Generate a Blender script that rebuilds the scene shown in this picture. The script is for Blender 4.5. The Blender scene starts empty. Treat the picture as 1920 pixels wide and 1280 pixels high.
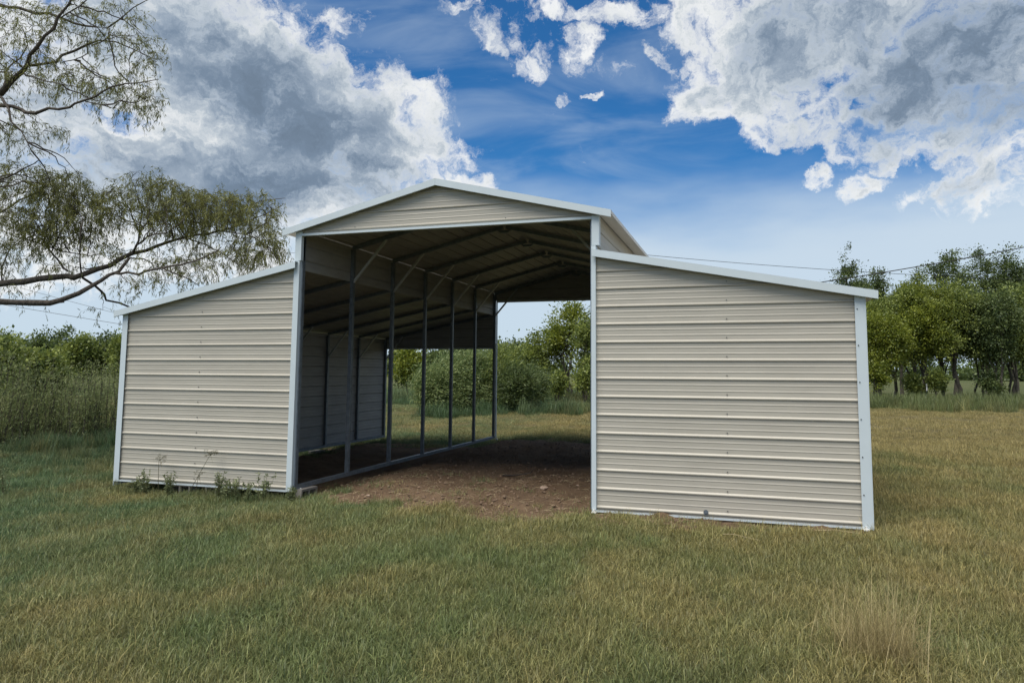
import bpy, math, random
import numpy as np
from mathutils import Vector, Matrix

R = math.radians
rng = np.random.default_rng(7)
random.seed(7)
scene = bpy.context.scene
COL = scene.collection

# ------------------------------------------------------------------ camera
CAM = Vector((6.2433, -8.8334, 1.6596))
YAW, PITCH, ROLL = -0.2957, 0.0923, 0.0065
Fv = Vector((math.sin(YAW)*math.cos(PITCH), math.cos(YAW)*math.cos(PITCH), math.sin(PITCH)))
rv = Vector((math.cos(YAW), -math.sin(YAW), 0.0)); uv_ = rv.cross(Fv)
r2 = rv*math.cos(ROLL) + uv_*math.sin(ROLL); u2 = -rv*math.sin(ROLL) + uv_*math.cos(ROLL)
cam_data = bpy.data.cameras.new('camera'); cam = bpy.data.objects.new('camera', cam_data); COL.objects.link(cam)
cam.matrix_world = Matrix(((r2.x, u2.x, -Fv.x, CAM.x), (r2.y, u2.y, -Fv.y, CAM.y), (r2.z, u2.z, -Fv.z, CAM.z), (0, 0, 0, 1)))
cam_data.sensor_width = 36.0; cam_data.lens = 1314.35/1920*36.0
cam_data.shift_x = -34.5/1920; cam_data.shift_y = -62.6/1920
cam_data.clip_start = 0.05; cam_data.clip_end = 6000
scene.camera = cam

# ------------------------------------------------------------------ view + light
vs = scene.view_settings
vs.view_transform = 'Standard'; vs.look = 'None'; vs.gamma = 1.0; vs.use_curve_mapping = False
vs.exposure = EXPOSURE = 0.5
SUN_EL, SUN_AZ = 63.0, -163.0          # azimuth from +Y (depth of the barn) towards +X
sd = Vector((math.sin(R(SUN_AZ))*math.cos(R(SUN_EL)), math.cos(R(SUN_AZ))*math.cos(R(SUN_EL)), math.sin(R(SUN_EL))))
sl = bpy.data.lights.new('sun', 'SUN'); sl.energy = 2.9; sl.angle = R(48); sl.color = (1.0, 0.93, 0.82)
so = bpy.data.objects.new('sun', sl); COL.objects.link(so)
so.rotation_euler = (-sd).to_track_quat('-Z', 'Y').to_euler()
scene.cycles.max_bounces = 6; scene.cycles.diffuse_bounces = 4; scene.cycles.transparent_max_bounces = 4

WILLOW_LIMBS = [[[-11.39, 1.77, -0.71, 0.1893], [-11.25, 1.66, 0.88, 0.1705], [-11.17, 1.55, 2.24, 0.1516], [-11.48, 1.72, 3.89, 0.1299], [-11.46, 1.8, 5.34, 0.1054], [-10.98, 1.84, 6.41, 0.0859], [-10.07, 1.84, 7.11, 0.0719], [-8.87, 1.74, 7.58, 0.0606], [-8.63, 1.79, 7.8, 0.0512], [-8.37, 1.84, 8.08, 0.0418], [-7.85, 1.57, 8.16, 0.0346], [-7.35, 1.48, 8.46, 0.0281], [-7.08, 1.53, 8.84, 0.0251], [-6.87, 1.57, 9.14, 0.0191], [-6.83, 1.73, 9.77, 0.0163], [-7.01, 2.02, 10.56, 0.0104]], [[-11.16, 1.54, 2.36, 0.1077], [-10.17, 1.77, 3.16, 0.0826], [-9.51, 1.95, 3.39, 0.0763], [-8.96, 2.11, 3.48, 0.0669], [-8.25, 2.31, 3.58, 0.0606], [-7.64, 2.49, 3.64, 0.0544], [-7.21, 2.62, 3.67, 0.0512], [-6.88, 2.91, 3.92, 0.0455], [-6.55, 3.19, 4.22, 0.0397], [-5.98, 3.34, 4.43, 0.03], [-5.57, 3.66, 4.62, 0.0238], [-4.89, 3.86, 4.75, 0.0193], [-4.51, 4.16, 4.96, 0.0142], [-3.98, 4.3, 5.2, 0.0096], [-3.78, 4.54, 5.43, 0.0064]], [[-11.17, 1.55, 2.24, 0.0952], [-9.51, 1.37, 2.83, 0.0673], [-8.57, 1.43, 3.0, 0.0574], [-8.15, 1.56, 3.03, 0.0545], [-7.53, 1.75, 3.03, 0.0545], [-7.0, 1.91, 3.05, 0.0485], [-6.78, 2.16, 3.26, 0.0432], [-6.55, 2.42, 3.53, 0.0346], [-6.53, 2.82, 3.8, 0.0292], [-6.46, 3.02, 4.07, 0.0264]], [[-7.0, 1.91, 3.03, 0.0248], [-6.9, 1.94, 3.01, 0.0099]], [[-6.43, 2.64, 3.7, 0.0258], [-5.67, 2.47, 3.62, 0.0221], [-4.98, 2.45, 3.75, 0.0188], [-4.49, 2.39, 3.76, 0.0156], [-4.16, 2.48, 3.86, 0.0139], [-3.78, 2.58, 4.01, 0.0115], [-3.7, 2.6, 4.12, 0.008]], [[-4.98, 2.46, 3.72, 0.0141], [-4.78, 2.53, 3.63, 0.0117], [-4.69, 2.77, 3.55, 0.01], [-4.58, 3.03, 3.42, 0.0071]], [[-7.26, 2.61, 3.62, 0.0261], [-7.35, 3.02, 3.51, 0.0268], [-7.43, 3.21, 3.41, 0.0238], [-7.61, 3.59, 3.26, 0.0211], [-7.56, 3.82, 3.19, 0.02], [-7.49, 4.06, 3.14, 0.0182], [-7.43, 4.3, 2.97, 0.0149]], [[-6.58, 3.18, 4.18, 0.0236], [-6.6, 3.35, 4.55, 0.0206], [-6.82, 3.67, 4.92, 0.0184], [-6.78, 3.87, 5.18, 0.0159], [-6.7, 4.08, 5.36, 0.0134], [-6.62, 4.31, 5.44, 0.0114], [-6.55, 4.3, 5.72, 0.0086]], [[-6.55, 3.19, 4.21, 0.0203], [-6.01, 2.91, 4.41, 0.0161], [-5.45, 2.66, 4.47, 0.0132], [-4.82, 2.43, 4.49, 0.0105], [-4.4, 2.33, 4.68, 0.008]], [[-7.57, 2.5, 3.77, 0.0198], [-8.35, 2.86, 4.13, 0.018], [-8.72, 2.93, 4.41, 0.0162], [-9.24, 2.97, 4.56, 0.0144], [-9.91, 2.95, 4.76, 0.0112]], [[-8.72, 2.93, 4.41, 0.0142], [-7.89, 2.78, 4.22, 0.0113], [-7.32, 2.75, 4.12, 0.0074]], [[-7.29, 2.6, 3.68, 0.0173], [-7.13, 2.41, 3.94, 0.0134], [-6.95, 2.23, 4.19, 0.0102], [-6.91, 2.2, 4.58, 0.0071]], [[-9.31, 2.41, 3.56, 0.0171], [-9.74, 2.66, 3.97, 0.0142], [-9.72, 2.84, 4.36, 0.0131], [-9.62, 3.05, 4.67, 0.0098]], [[-7.05, 2.86, 3.86, 0.0137], [-7.68, 3.08, 3.92, 0.0114], [-8.15, 3.15, 3.98, 0.0076]], [[-5.57, 3.66, 4.61, 0.0141], [-5.26, 3.94, 4.92, 0.0129], [-5.26, 4.13, 5.09, 0.011], [-4.95, 4.42, 5.26, 0.0098], [-4.61, 4.7, 5.58, 0.0079], [-3.95, 4.89, 5.69, 0.0058]], [[-4.89, 3.86, 4.75, 0.0128], [-4.05, 3.7, 4.6, 0.0105], [-3.59, 3.65, 4.4, 0.0085], [-3.35, 3.75, 4.17, 0.0073], [-3.22, 3.81, 4.0, 0.0054]], [[-5.63, 3.64, 4.59, 0.0141], [-4.88, 3.47, 4.39, 0.0118], [-4.55, 3.37, 4.25, 0.0098], [-3.76, 3.23, 3.86, 0.0065]], [[-10.23, 2.28, 4.17, 0.0336], [-10.91, 3.04, 5.09, 0.0288], [-10.7, 3.47, 5.62, 0.0223], [-10.07, 3.63, 5.95, 0.0152], [-9.57, 3.74, 6.34, 0.0095]], [[-11.03, 2.03, 4.28, 0.0336], [-8.52, 1.05, 4.97, 0.0244], [-7.8, 1.02, 5.35, 0.0183], [-7.2, 0.98, 5.45, 0.0124], [-6.56, 0.95, 5.65, 0.0077]], [[-8.34, 1.85, 8.14, 0.0324], [-8.25, 2.27, 8.38, 0.0268], [-8.28, 2.65, 8.69, 0.0248], [-7.99, 2.91, 9.04, 0.0224], [-7.88, 3.14, 9.23, 0.0186], [-7.52, 3.25, 9.2, 0.0159], [-7.28, 3.54, 9.13, 0.0113], [-7.02, 3.84, 9.03, 0.0066]], [[-9.54, 1.6, 6.86, 0.0449], [-8.74, 1.41, 7.05, 0.0377], [-8.48, 1.48, 7.13, 0.0377], [-8.26, 1.55, 7.11, 0.0346], [-7.77, 1.51, 6.91, 0.0311], [-7.14, 1.49, 6.89, 0.0248], [-6.6, 1.45, 6.89, 0.0215], [-6.06, 1.39, 6.96, 0.0183], [-5.38, 1.38, 7.11, 0.0135], [-4.88, 1.52, 7.22, 0.0095], [-4.51, 1.62, 7.29, 0.0056]], [[-10.55, 1.4, 5.77, 0.0575], [-11.26, 1.96, 8.59, 0.0479], [-10.75, 2.2, 9.91, 0.0383], [-10.04, 2.4, 10.05, 0.0315], [-9.2, 2.47, 9.8, 0.0278], [-8.49, 2.49, 9.66, 0.0241], [-8.26, 2.57, 9.53, 0.0222], [-7.81, 2.73, 9.39, 0.0195], [-7.35, 2.87, 9.34, 0.0169], [-7.06, 2.94, 9.55, 0.0129], [-6.93, 3.15, 9.89, 0.0097], [-6.46, 3.27, 10.14, 0.0064]], [[-8.93, 1.73, 7.48, 0.0261], [-8.39, 1.5, 7.22, 0.0254], [-8.07, 1.41, 6.97, 0.0221], [-7.85, 1.3, 6.66, 0.0159], [-7.67, 1.37, 6.48, 0.0117], [-7.28, 1.33, 5.99, 0.0069]], [[-7.29, 2.89, 9.33, 0.0129], [-7.32, 2.9, 9.13, 0.0116], [-7.85, 2.95, 9.05, 0.0144]], [[-6.06, 1.4, 6.92, 0.0102], [-5.71, 1.51, 6.84, 0.0097], [-5.54, 1.57, 6.78, 0.0085], [-5.3, 1.62, 7.01, 0.0056]], [[-8.37, 1.85, 7.97, 0.0198], [-7.77, 1.64, 7.72, 0.0144], [-7.03, 1.47, 7.45, 0.0099], [-6.33, 1.49, 7.27, 0.0063]], [[-8.76, 1.76, 7.66, 0.0198], [-9.33, 2.16, 8.31, 0.0173], [-9.46, 2.5, 8.72, 0.0144], [-9.47, 2.67, 9.12, 0.0112], [-9.58, 2.59, 9.55, 0.0078]], [[-7.03, 1.54, 8.86, 0.0131], [-6.48, 1.49, 9.01, 0.0105], [-6.04, 1.4, 9.12, 0.008]], [[-7.95, 2.94, 8.86, 0.0117], [-7.76, 2.78, 8.95, 0.0103], [-7.6, 2.61, 9.03, 0.0075]], [[-7.94, 2.95, 8.86, 0.0097], [-7.87, 2.58, 8.53, 0.0108], [-8.12, 2.51, 8.48, 0.0108]]]
WILLOW_LOBES = [[-8.59, 1.99, 9.11, 1.03, 0.68, 60], [-7.47, 2.32, 9.24, 0.91, 0.57, 50], [-6.47, 2.62, 9.3, 0.68, 0.46, 26], [-6.21, 2.76, 8.61, 0.51, 0.46, 24], [-8.49, 2.1, 8.3, 0.91, 0.57, 45], [-7.72, 2.37, 7.96, 1.03, 0.4, 45], [-6.82, 2.6, 8.31, 0.68, 0.46, 12], [-6.61, 2.73, 7.68, 0.91, 0.46, 50], [-6.0, 2.93, 7.56, 0.34, 0.51, 16], [-8.52, 2.21, 7.03, 0.8, 0.4, 24], [-8.92, 2.13, 6.68, 0.51, 0.4, 22], [-9.83, 1.69, 8.29, 1.03, 1.48, 60], [-8.55, 2.33, 5.75, 0.8, 0.46, 70], [-7.77, 2.58, 5.58, 0.68, 0.51, 75], [-7.22, 2.79, 5.18, 0.51, 0.51, 50], [-8.78, 2.32, 5.05, 0.8, 0.57, 80], [-7.9, 2.61, 4.83, 0.91, 0.46, 80], [-8.57, 2.45, 4.42, 0.8, 0.29, 24], [-9.14, 2.31, 4.12, 0.34, 0.46, 12], [-10.01, 1.97, 4.81, 0.91, 1.03, 60], [-6.72, 2.93, 5.24, 0.4, 0.63, 30], [-5.99, 3.13, 5.54, 0.68, 0.51, 60], [-5.44, 3.32, 5.25, 0.74, 0.51, 90], [-4.77, 3.53, 5.26, 0.68, 0.51, 75], [-5.56, 3.33, 4.79, 0.91, 0.34, 50], [-4.22, 3.71, 5.08, 0.57, 0.57, 55], [-3.66, 3.87, 5.15, 0.43, 0.46, 28], [-3.79, 3.9, 4.45, 0.46, 0.51, 34], [-3.51, 3.98, 4.51, 0.21, 0.51, 16], [-7.02, 2.94, 4.25, 0.57, 0.34, 18], [-5.91, 3.29, 4.15, 0.8, 0.29, 20], [-4.91, 3.6, 4.04, 0.8, 0.32, 26], [-4.35, 3.75, 4.27, 0.46, 0.34, 18], [-5.58, 3.44, 3.63, 1.03, 0.18, 14], [-6.48, 3.17, 3.56, 0.57, 0.25, 8], [-8.03, 2.66, 3.9, 0.91, 0.21, 10], [-7.21, 3.0, 2.98, 0.17, 0.11, 2], [-8.6, 2.54, 3.37, 0.68, 0.29, 5], [-4.01, 3.85, 4.28, 0.34, 0.34, 12]]
RIGHT_FRONT = [[14.32, 39.81, 5.44, 1.67, 1.37], [15.69, 43.38, 6.77, 1.79, 2.5], [16.6, 42.6, 7.19, 1.96, 2.55], [17.36, 41.78, 7.59, 2.26, 2.75], [18.98, 44.37, 6.79, 1.72, 2.66], [19.39, 42.4, 7.67, 2.33, 2.9], [20.95, 43.92, 6.7, 1.61, 2.17], [21.37, 41.95, 6.98, 1.67, 2.35], [23.02, 43.5, 7.28, 1.88, 2.51], [25.3, 45.25, 7.6, 2.1, 1.5]]
RIGHT_BACK = [[14.53, 54.57, 11.28, 2.12, 1.79], [17.26, 57.5, 10.76, 1.64, 1.81], [18.67, 55.83, 9.29, 1.54, 1.82], [20.27, 56.31, 10.35, 1.85, 1.83], [22.89, 57.11, 12.04, 2.12, 1.85], [26.08, 60.18, 12.78, 2.1, 1.87], [27.74, 58.59, 12.07, 1.77, 1.88], [30.89, 61.64, 12.36, 2.28, 1.9]]
REAR_MID = [[-4.38, 34.12, 6.11, 1.87, 2.18], [-6.18, 33.58, 4.03, 1.0, 1.56], [-2.58, 31.52, 4.57, 0.87, 1.5], [-2.66, 36.75, 5.84, 1.75, 1.24], [-7.51, 35.27, 3.37, 1.4, 0.75]]
SMALL = [[-15.34, 33.94, 3.18, 1.07, 1.29]]
REAR_FAR = [[-29.12, 59.15, 3.9, 1.94, 0.66], [-24.98, 57.25, 3.5, 2.19, 0.72], [-23.99, 60.71, 4.11, 2.4, 0.7], [-20.53, 58.61, 4.3, 2.3, 0.75], [-18.58, 61.3, 4.84, 2.36, 0.74], [-15.2, 58.13, 4.15, 2.13, 0.81]]
REAR_BUSH = [[-7.07, 20.18, 1.85, 0.86, 0.06], [-6.52, 20.88, 2.46, 1.02, 0.04], [-5.54, 21.18, 2.78, 1.12, 0.04], [-4.56, 21.47, 2.72, 1.02, 0.03], [-3.41, 20.77, 1.87, 0.8, 0.04], [-3.26, 22.92, 1.64, 0.65, 0.01]]
LEFT_FAR = [[-56.68, 35.02, 4.72, 2.1, 1.08], [-56.21, 37.27, 4.98, 1.89, 1.08], [-52.18, 36.39, 4.52, 1.55, 1.11], [-53.56, 40.17, 5.55, 1.66, 1.09], [-48.17, 37.61, 4.46, 1.55, 1.14], [-48.17, 39.71, 4.66, 1.6, 1.14], [-44.76, 38.65, 4.39, 1.55, 1.16], [-44.34, 40.87, 4.4, 1.7, 1.16]]
LEFT_MID = [[-24.89, 13.19, 2.85, 1.37, 0.58], [-25.57, 15.09, 2.75, 1.27, 0.52], [-25.32, 16.21, 2.19, 0.9, 0.49]]
UNDER = [[13.95, 38.65, 2.74, 0.65, 0.63], [14.83, 39.97, 2.17, 0.67, 0.71], [16.6, 41.55, 1.62, 0.41, 0.49], [17.78, 40.86, 1.79, 0.47, 0.59], [18.96, 42.27, 1.39, 0.45, 0.37], [19.9, 41.5, 1.87, 0.6, 0.54], [21.05, 41.85, 1.82, 0.6, 0.48], [22.01, 42.15, 2.16, 0.74, 0.56], [-4.23, 31.02, 1.64, 0.56, 0.46], [-4.76, 29.81, 2.09, 0.67, 0.58], [-2.21, 29.54, 1.95, 0.65, 0.53], [-4.76, 27.71, 1.78, 0.52, 0.34]]
THICKET = [[-12.77, 4.28, 2.17, 0.25, 0.19], [-12.99, 4.84, 2.33, 0.28, 0.14], [-11.98, 4.52, 2.27, 0.3, 0.2], [-13.04, 5.67, 2.08, 0.27, 0.08], [-11.75, 5.01, 1.73, 0.28, 0.17], [-12.56, 6.03, 2.0, 0.33, 0.07], [-11.46, 5.52, 1.79, 0.26, 0.14], [-12.21, 6.55, 1.92, 0.3, 0.04], [-10.99, 5.87, 1.71, 0.32, 0.13], [-11.84, 6.98, 1.99, 0.28, 0.03], [-10.8, 6.45, 1.83, 0.3, 0.09], [-11.62, 7.57, 2.07, 0.35, -0.01], [-10.78, 7.2, 1.94, 0.28, 0.04]]
CLOUDS = [[-42.91, 21.75, 12.07, 7.2, 0.0, 1.15], [-35.88, 20.53, 9.67, 4.6, -20.0, 1.3], [-30.85, 18.67, 6.76, 3.8, -15.0, 1.15], [-27.48, 20.92, 4.78, 2.58, -30.0, 0.85], [-25.67, 18.2, 4.81, 2.45, -10.0, 0.85], [-22.98, 15.83, 3.97, 1.59, -15.0, 0.8], [-19.87, 14.56, 3.99, 0.59, -12.0, 0.75], [-39.98, 15.38, 12.86, 5.05, 0.0, 1.25], [-33.65, 26.44, 3.76, 2.17, 20.0, 0.72], [-36.02, 23.92, 5.67, 2.58, 0.0, 0.85], [-52.76, 18.71, 7.72, 7.35, 0.0, 0.9], [-50.09, 9.99, 9.32, 3.99, 0.0, 0.8], [-29.91, 15.48, 4.66, 2.06, 0.0, 0.85], [-53.77, 6.73, 9.32, 2.44, 0.0, 0.86], [-44.03, 8.33, 9.79, 2.13, 0.0, 0.84], [-38.69, 11.95, 4.59, 2.39, 0.0, 0.9], [7.11, 25.58, 10.61, 3.85, 0.0, 1.0], [14.79, 21.69, 8.5, 4.44, 10.0, 1.05], [1.09, 23.13, 5.72, 4.51, 0.0, 1.1], [-1.63, 22.07, 3.77, 3.08, 20.0, 1.0], [-3.02, 27.27, 3.86, 1.82, 0.0, 0.9], [3.84, 20.54, 4.32, 2.28, -25.0, 0.85], [2.41, 19.35, 2.99, 1.63, 30.0, 0.86], [9.11, 19.09, 4.35, 2.22, -10.0, 0.82], [7.75, 17.2, 1.7, 1.67, 25.0, 0.8], [13.95, 17.97, 7.6, 2.49, 8.0, 0.8], [17.34, 14.91, 4.57, 3.16, 0.0, 0.76], [18.11, 12.14, 2.38, 1.41, 0.0, 0.72], [13.93, 13.78, 1.97, 0.81, 30.0, 0.8], [8.56, 13.92, 2.17, 0.77, 25.0, 0.86], [5.42, 14.94, 1.68, 0.86, 20.0, 0.8], [8.19, 13.88, 2.19, 0.85, 22.0, 0.8], [12.41, 13.34, 2.03, 0.75, 28.0, 0.76], [11.14, 16.2, 2.09, 0.89, 20.0, 0.74], [10.23, 15.38, 1.62, 0.45, 20.0, 0.74], [3.79, 18.82, 3.92, 1.54, -20.0, 0.66], [-20.25, 27.02, 3.63, 1.5, -10.0, 0.62], [-16.83, 25.33, 3.17, 1.0, 20.0, 0.66], [-12.54, 26.43, 1.9, 1.74, 40.0, 0.74], [-14.13, 28.81, 5.46, 0.95, 0.0, 0.68], [-7.82, 28.2, 4.0, 1.17, 0.0, 0.72], [-23.22, 28.39, 2.7, 0.59, 0.0, 0.68], [-14.47, 22.43, 0.99, 0.4, 0.0, 0.78], [-11.78, 22.58, 1.25, 0.36, 15.0, 0.8], [-6.31, 25.23, 1.93, 0.53, -30.0, 0.7], [-10.07, 24.75, 2.68, 0.77, 0.0, 0.42], [-19.13, 28.24, 4.1, 1.11, 0.0, 0.45]]
DARKS = [[-44.84, 23.88, 6.04, 3.45, 0.0, 0.6], [-39.51, 21.93, 6.55, 3.32, 0.0, 0.85], [-34.6, 18.92, 6.52, 2.94, -15.0, 0.95], [-36.46, 14.76, 7.92, 2.4, 0.0, 0.9], [-51.2, 13.09, 7.31, 2.12, 0.0, 0.6], [-29.93, 16.3, 3.81, 1.06, 0.0, 0.7], [-46.74, 14.12, 5.38, 1.48, 0.0, 0.7], [-40.97, 12.33, 7.04, 1.96, 0.0, 0.75], [8.22, 24.68, 8.92, 3.86, 0.0, 0.7], [14.78, 21.35, 9.16, 4.11, 8.0, 0.88], [17.2, 18.43, 5.54, 2.4, 0.0, 0.85], [4.69, 22.69, 2.73, 1.85, 0.0, 0.5], [18.7, 23.47, 6.01, 2.88, 0.0, 0.85], [6.95, 20.89, 3.01, 1.48, 0.0, 0.45], [-53.01, 17.98, 4.12, 2.68, 0.0, 0.45], [0.63, 20.89, 2.45, 0.93, -20.0, 0.3], [11.86, 16.65, 6.87, 1.1, 8.0, 0.35], [16.96, 13.54, 3.68, 1.06, 0.0, 0.35]]
HOLES = [[-47.24, 16.99, 1.84, 0.72, 0.0, 0.55], [-34.47, 26.15, 3.72, 1.09, 10.0, 0.18], [9.81, 18.43, 1.43, 0.81, -10.0, 0.25], [-25.86, 26.45, 2.66, 1.87, 0.0, 0.3], [4.26, 21.43, 0.98, 0.38, 0.0, 0.3], [9.14, 19.83, 0.73, 0.44, 0.0, 0.2]]


# ------------------------------------------------------------------ sky (world): Nishita + broken cloud deck
world = bpy.data.worlds.new('World'); scene.world = world; world.use_nodes = True
wt = world.node_tree; wt.nodes.clear(); WL_ = wt.links
def wn(t, **kw):
    n = wt.nodes.new(t)
    for k, v in kw.items(): setattr(n, k, v)
    return n
def wmath(op, a, b=None, c=None, clamp=False):
    n = wn('ShaderNodeMath', operation=op); n.use_clamp = clamp
    for i, v in enumerate((a, b, c)):
        if v is None: continue
        if isinstance(v, (int, float)): n.inputs[i].default_value = v
        else: WL_.new(v, n.inputs[i])
    return n.outputs[0]
def wvec(op, a, b=None, scale=None):
    n = wn('ShaderNodeVectorMath', operation=op)
    for i, v in enumerate((a, b)):
        if v is None: continue
        if isinstance(v, tuple): n.inputs[i].default_value = v
        else: WL_.new(v, n.inputs[i])
    if scale is not None: n.inputs['Scale'].default_value = scale
    return n.outputs['Value'] if op in ('LENGTH', 'DOT_PRODUCT') else n.outputs[0]
def wrange(v, a, b, c=0.0, d=1.0, mode='SMOOTHSTEP'):
    n = wn('ShaderNodeMapRange', interpolation_type=mode)
    WL_.new(v, n.inputs['Value'])
    for k, x in (('From Min', a), ('From Max', b), ('To Min', c), ('To Max', d)): n.inputs[k].default_value = x
    return n.outputs[0]
def wnoise(vec, scale, detail, rough=0.5, dist=0.0, dim='3D'):
    n = wn('ShaderNodeTexNoise', noise_dimensions=dim)
    WL_.new(vec, n.inputs['Vector'])
    n.inputs['Scale'].default_value = scale; n.inputs['Detail'].default_value = detail
    n.inputs['Roughness'].default_value = rough; n.inputs['Distortion'].default_value = dist
    return n
def wmix(f, a, b):
    n = wn('ShaderNodeMix', data_type='RGBA')
    if isinstance(f, float): n.inputs['Factor'].default_value = f
    else: WL_.new(f, n.inputs['Factor'])
    for i, v in ((6, a), (7, b)):
        if isinstance(v, tuple): n.inputs[i].default_value = (*v, 1)
        else: WL_.new(v, n.inputs[i])
    return n.outputs[2]
tc = wn('ShaderNodeTexCoord'); D = tc.outputs['Generated']
sx = wn('ShaderNodeSeparateXYZ'); WL_.new(D, sx.inputs[0])
az = wmath('MULTIPLY', wmath('ARCTAN2', sx.outputs[0], sx.outputs[1]), 57.2958)
el = wmath('MULTIPLY', wmath('ARCSINE', sx.outputs[2]), 57.2958)
P0 = wn('ShaderNodeCombineXYZ'); WL_.new(az, P0.inputs[0]); WL_.new(el, P0.inputs[1]); P0 = P0.outputs[0]
# warping the coordinates gives the cloud edges their billows
warp = wnoise(P0, 0.13, 7.0, 0.62)
wv = wvec('SCALE', wvec('SUBTRACT', warp.outputs['Color'], (0.5, 0.5, 0.5)), scale=8.0)
P = wvec('ADD', P0, wv)
def lobes(tbl, op, lo, hi):
    f_ = None
    for (a, e, rx, ry, rot, w) in tbl:
        m = wn('ShaderNodeMapping', vector_type='TEXTURE'); WL_.new(P, m.inputs['Vector'])
        m.inputs['Location'].default_value = (a, e, 0); m.inputs['Rotation'].default_value = (0, 0, R(rot)); m.inputs['Scale'].default_value = (rx, ry, 1000.0)
        v = wrange(wvec('LENGTH', m.outputs[0]), lo, hi, 0.0, w)
        f_ = v if f_ is None else wmath(op, f_, v)
    return f_
field = wmath('SUBTRACT', lobes(CLOUDS, 'MAXIMUM', 1.55, 0.45), lobes(HOLES, 'ADD', 1.5, 0.4))
dark = lobes(DARKS, 'MAXIMUM', 1.9, 0.0)
# beyond this part of the sky the same kind of broken cloud goes on all round
gen = wrange(wnoise(D, 2.3, 2.0, 0.5).outputs[0], 0.40, 0.62, 0.0, 1.0)
oa = wrange(wmath('ABSOLUTE', wmath('ADD', az, 18.0)), 38.0, 52.0)
oe = wrange(el, 29.0, 40.0)
outside = wmath('MAXIMUM', oa, oe)
field = wmath('MAXIMUM', field, wmath('MULTIPLY', gen, outside))
fl = wn('ShaderNodeMapping'); WL_.new(P, fl.inputs['Vector']); fl.inputs['Scale'].default_value = (1.0, 1.45, 1.0); fl = fl.outputs[0]
det = wnoise(fl, 0.33, 12.0, 0.60).outputs[0]
hf = wnoise(fl, 1.3, 9.0, 0.68).outputs[0]
dens = wmath('ADD', wmath('ADD', field, wmath('MULTIPLY', wmath('SUBTRACT', det, 0.5), 2.0)), wmath('MULTIPLY', wmath('SUBTRACT', hf, 0.5), 0.72))
alpha = wrange(dens, 0.36, 1.0)
alpha = wmath('MULTIPLY', alpha, wrange(el, 0.5, 6.0))
bil = wnoise(fl, 0.22, 9.0, 0.55, 0.2).outputs[0]
sh = wmath('MULTIPLY', wrange(dens, 0.6, 1.45), 0.40)
sh = wmath('ADD', sh, wmath('MULTIPLY', wmath('MAXIMUM', dark, wmath('MULTIPLY', outside, 0.3)), 0.60))
sh = wmath('ADD', sh, wmath('MULTIPLY', wmath('SUBTRACT', bil, 0.5), 0.72))
sh = wmath('ADD', sh, wmath('MULTIPLY', wmath('SUBTRACT', hf, 0.5), 0.18), clamp=True)
cr = wn('ShaderNodeValToRGB'); WL_.new(sh, cr.inputs[0])
els = cr.color_ramp.elements
els[0].position = 0.0; els[0].color = (0.90, 0.91, 0.91, 1)
els[1].position = 1.0; els[1].color = (0.15, 0.205, 0.28, 1)
for p_, c_ in ((0.18, (0.76, 0.785, 0.80)), (0.40, (0.50, 0.56, 0.62)), (0.62, (0.305, 0.375, 0.465)), (0.82, (0.18, 0.245, 0.335))):
    e_ = els.new(p_); e_.color = (*c_, 1)
sky = wn('ShaderNodeTexSky', sky_type='NISHITA'); sky.sun_disc = False
sky.sun_elevation = R(SUN_EL); sky.sun_rotation = R(SUN_AZ); sky.altitude = 200; sky.air_density = 1.0; sky.dust_density = 0.6; sky.ozone_density = 2.5
bgs = wn('ShaderNodeBackground'); bgs.inputs[1].default_value = SKY_STRENGTH = 0.082
tint = wn('ShaderNodeMix', data_type='RGBA', blend_type='MULTIPLY'); tint.inputs['Factor'].default_value = 1.0
WL_.new(sky.outputs[0], tint.inputs[6]); tint.inputs[7].default_value = (0.22, 0.66, 1.0, 1)
# thin high veil and the pale haze low over the horizon
veil_n = wn('ShaderNodeMapping'); WL_.new(P0, veil_n.inputs['Vector']); veil_n.inputs['Scale'].default_value = (0.35, 1.2, 1); veil_n.inputs['Rotation'].default_value = (0, 0, R(-8))
veil = wrange(wnoise(veil_n.outputs[0], 0.16, 6.0, 0.55, 0.6).outputs[0], 0.40, 0.74, 0.0, 0.34)
low = wrange(wmath('ADD', el, wmath('MULTIPLY', wmath('SUBTRACT', wnoise(veil_n.outputs[0], 0.12, 5.0, 0.5).outputs[0], 0.5), 9.0)), 17.0, 9.0, 0.0, 0.92)
vl = wmath('MAXIMUM', veil, low)
bgw = wn('ShaderNodeBackground'); WL_.new(cr.outputs[0], bgw.inputs[0]); bgw.inputs[1].default_value = 0.75
bgh = wn('ShaderNodeBackground'); bgh.inputs[0].default_value = (0.64, 0.755, 0.86, 1); bgh.inputs[1].default_value = 0.68
WL_.new(tint.outputs[2], bgs.inputs[0])
ms1 = wn('ShaderNodeMixShader'); WL_.new(vl, ms1.inputs[0]); WL_.new(bgs.outputs[0], ms1.inputs[1]); WL_.new(bgh.outputs[0], ms1.inputs[2])
ms2 = wn('ShaderNodeMixShader'); WL_.new(alpha, ms2.inputs[0]); WL_.new(ms1.outputs[0], ms2.inputs[1]); WL_.new(bgw.outputs[0], ms2.inputs[2])
wo = wn('ShaderNodeOutputWorld'); WL_.new(ms2.outputs[0], wo.inputs[0])
world.cycles.sampling_method = 'MANUAL'; world.cycles.sample_map_resolution = 512

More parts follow.
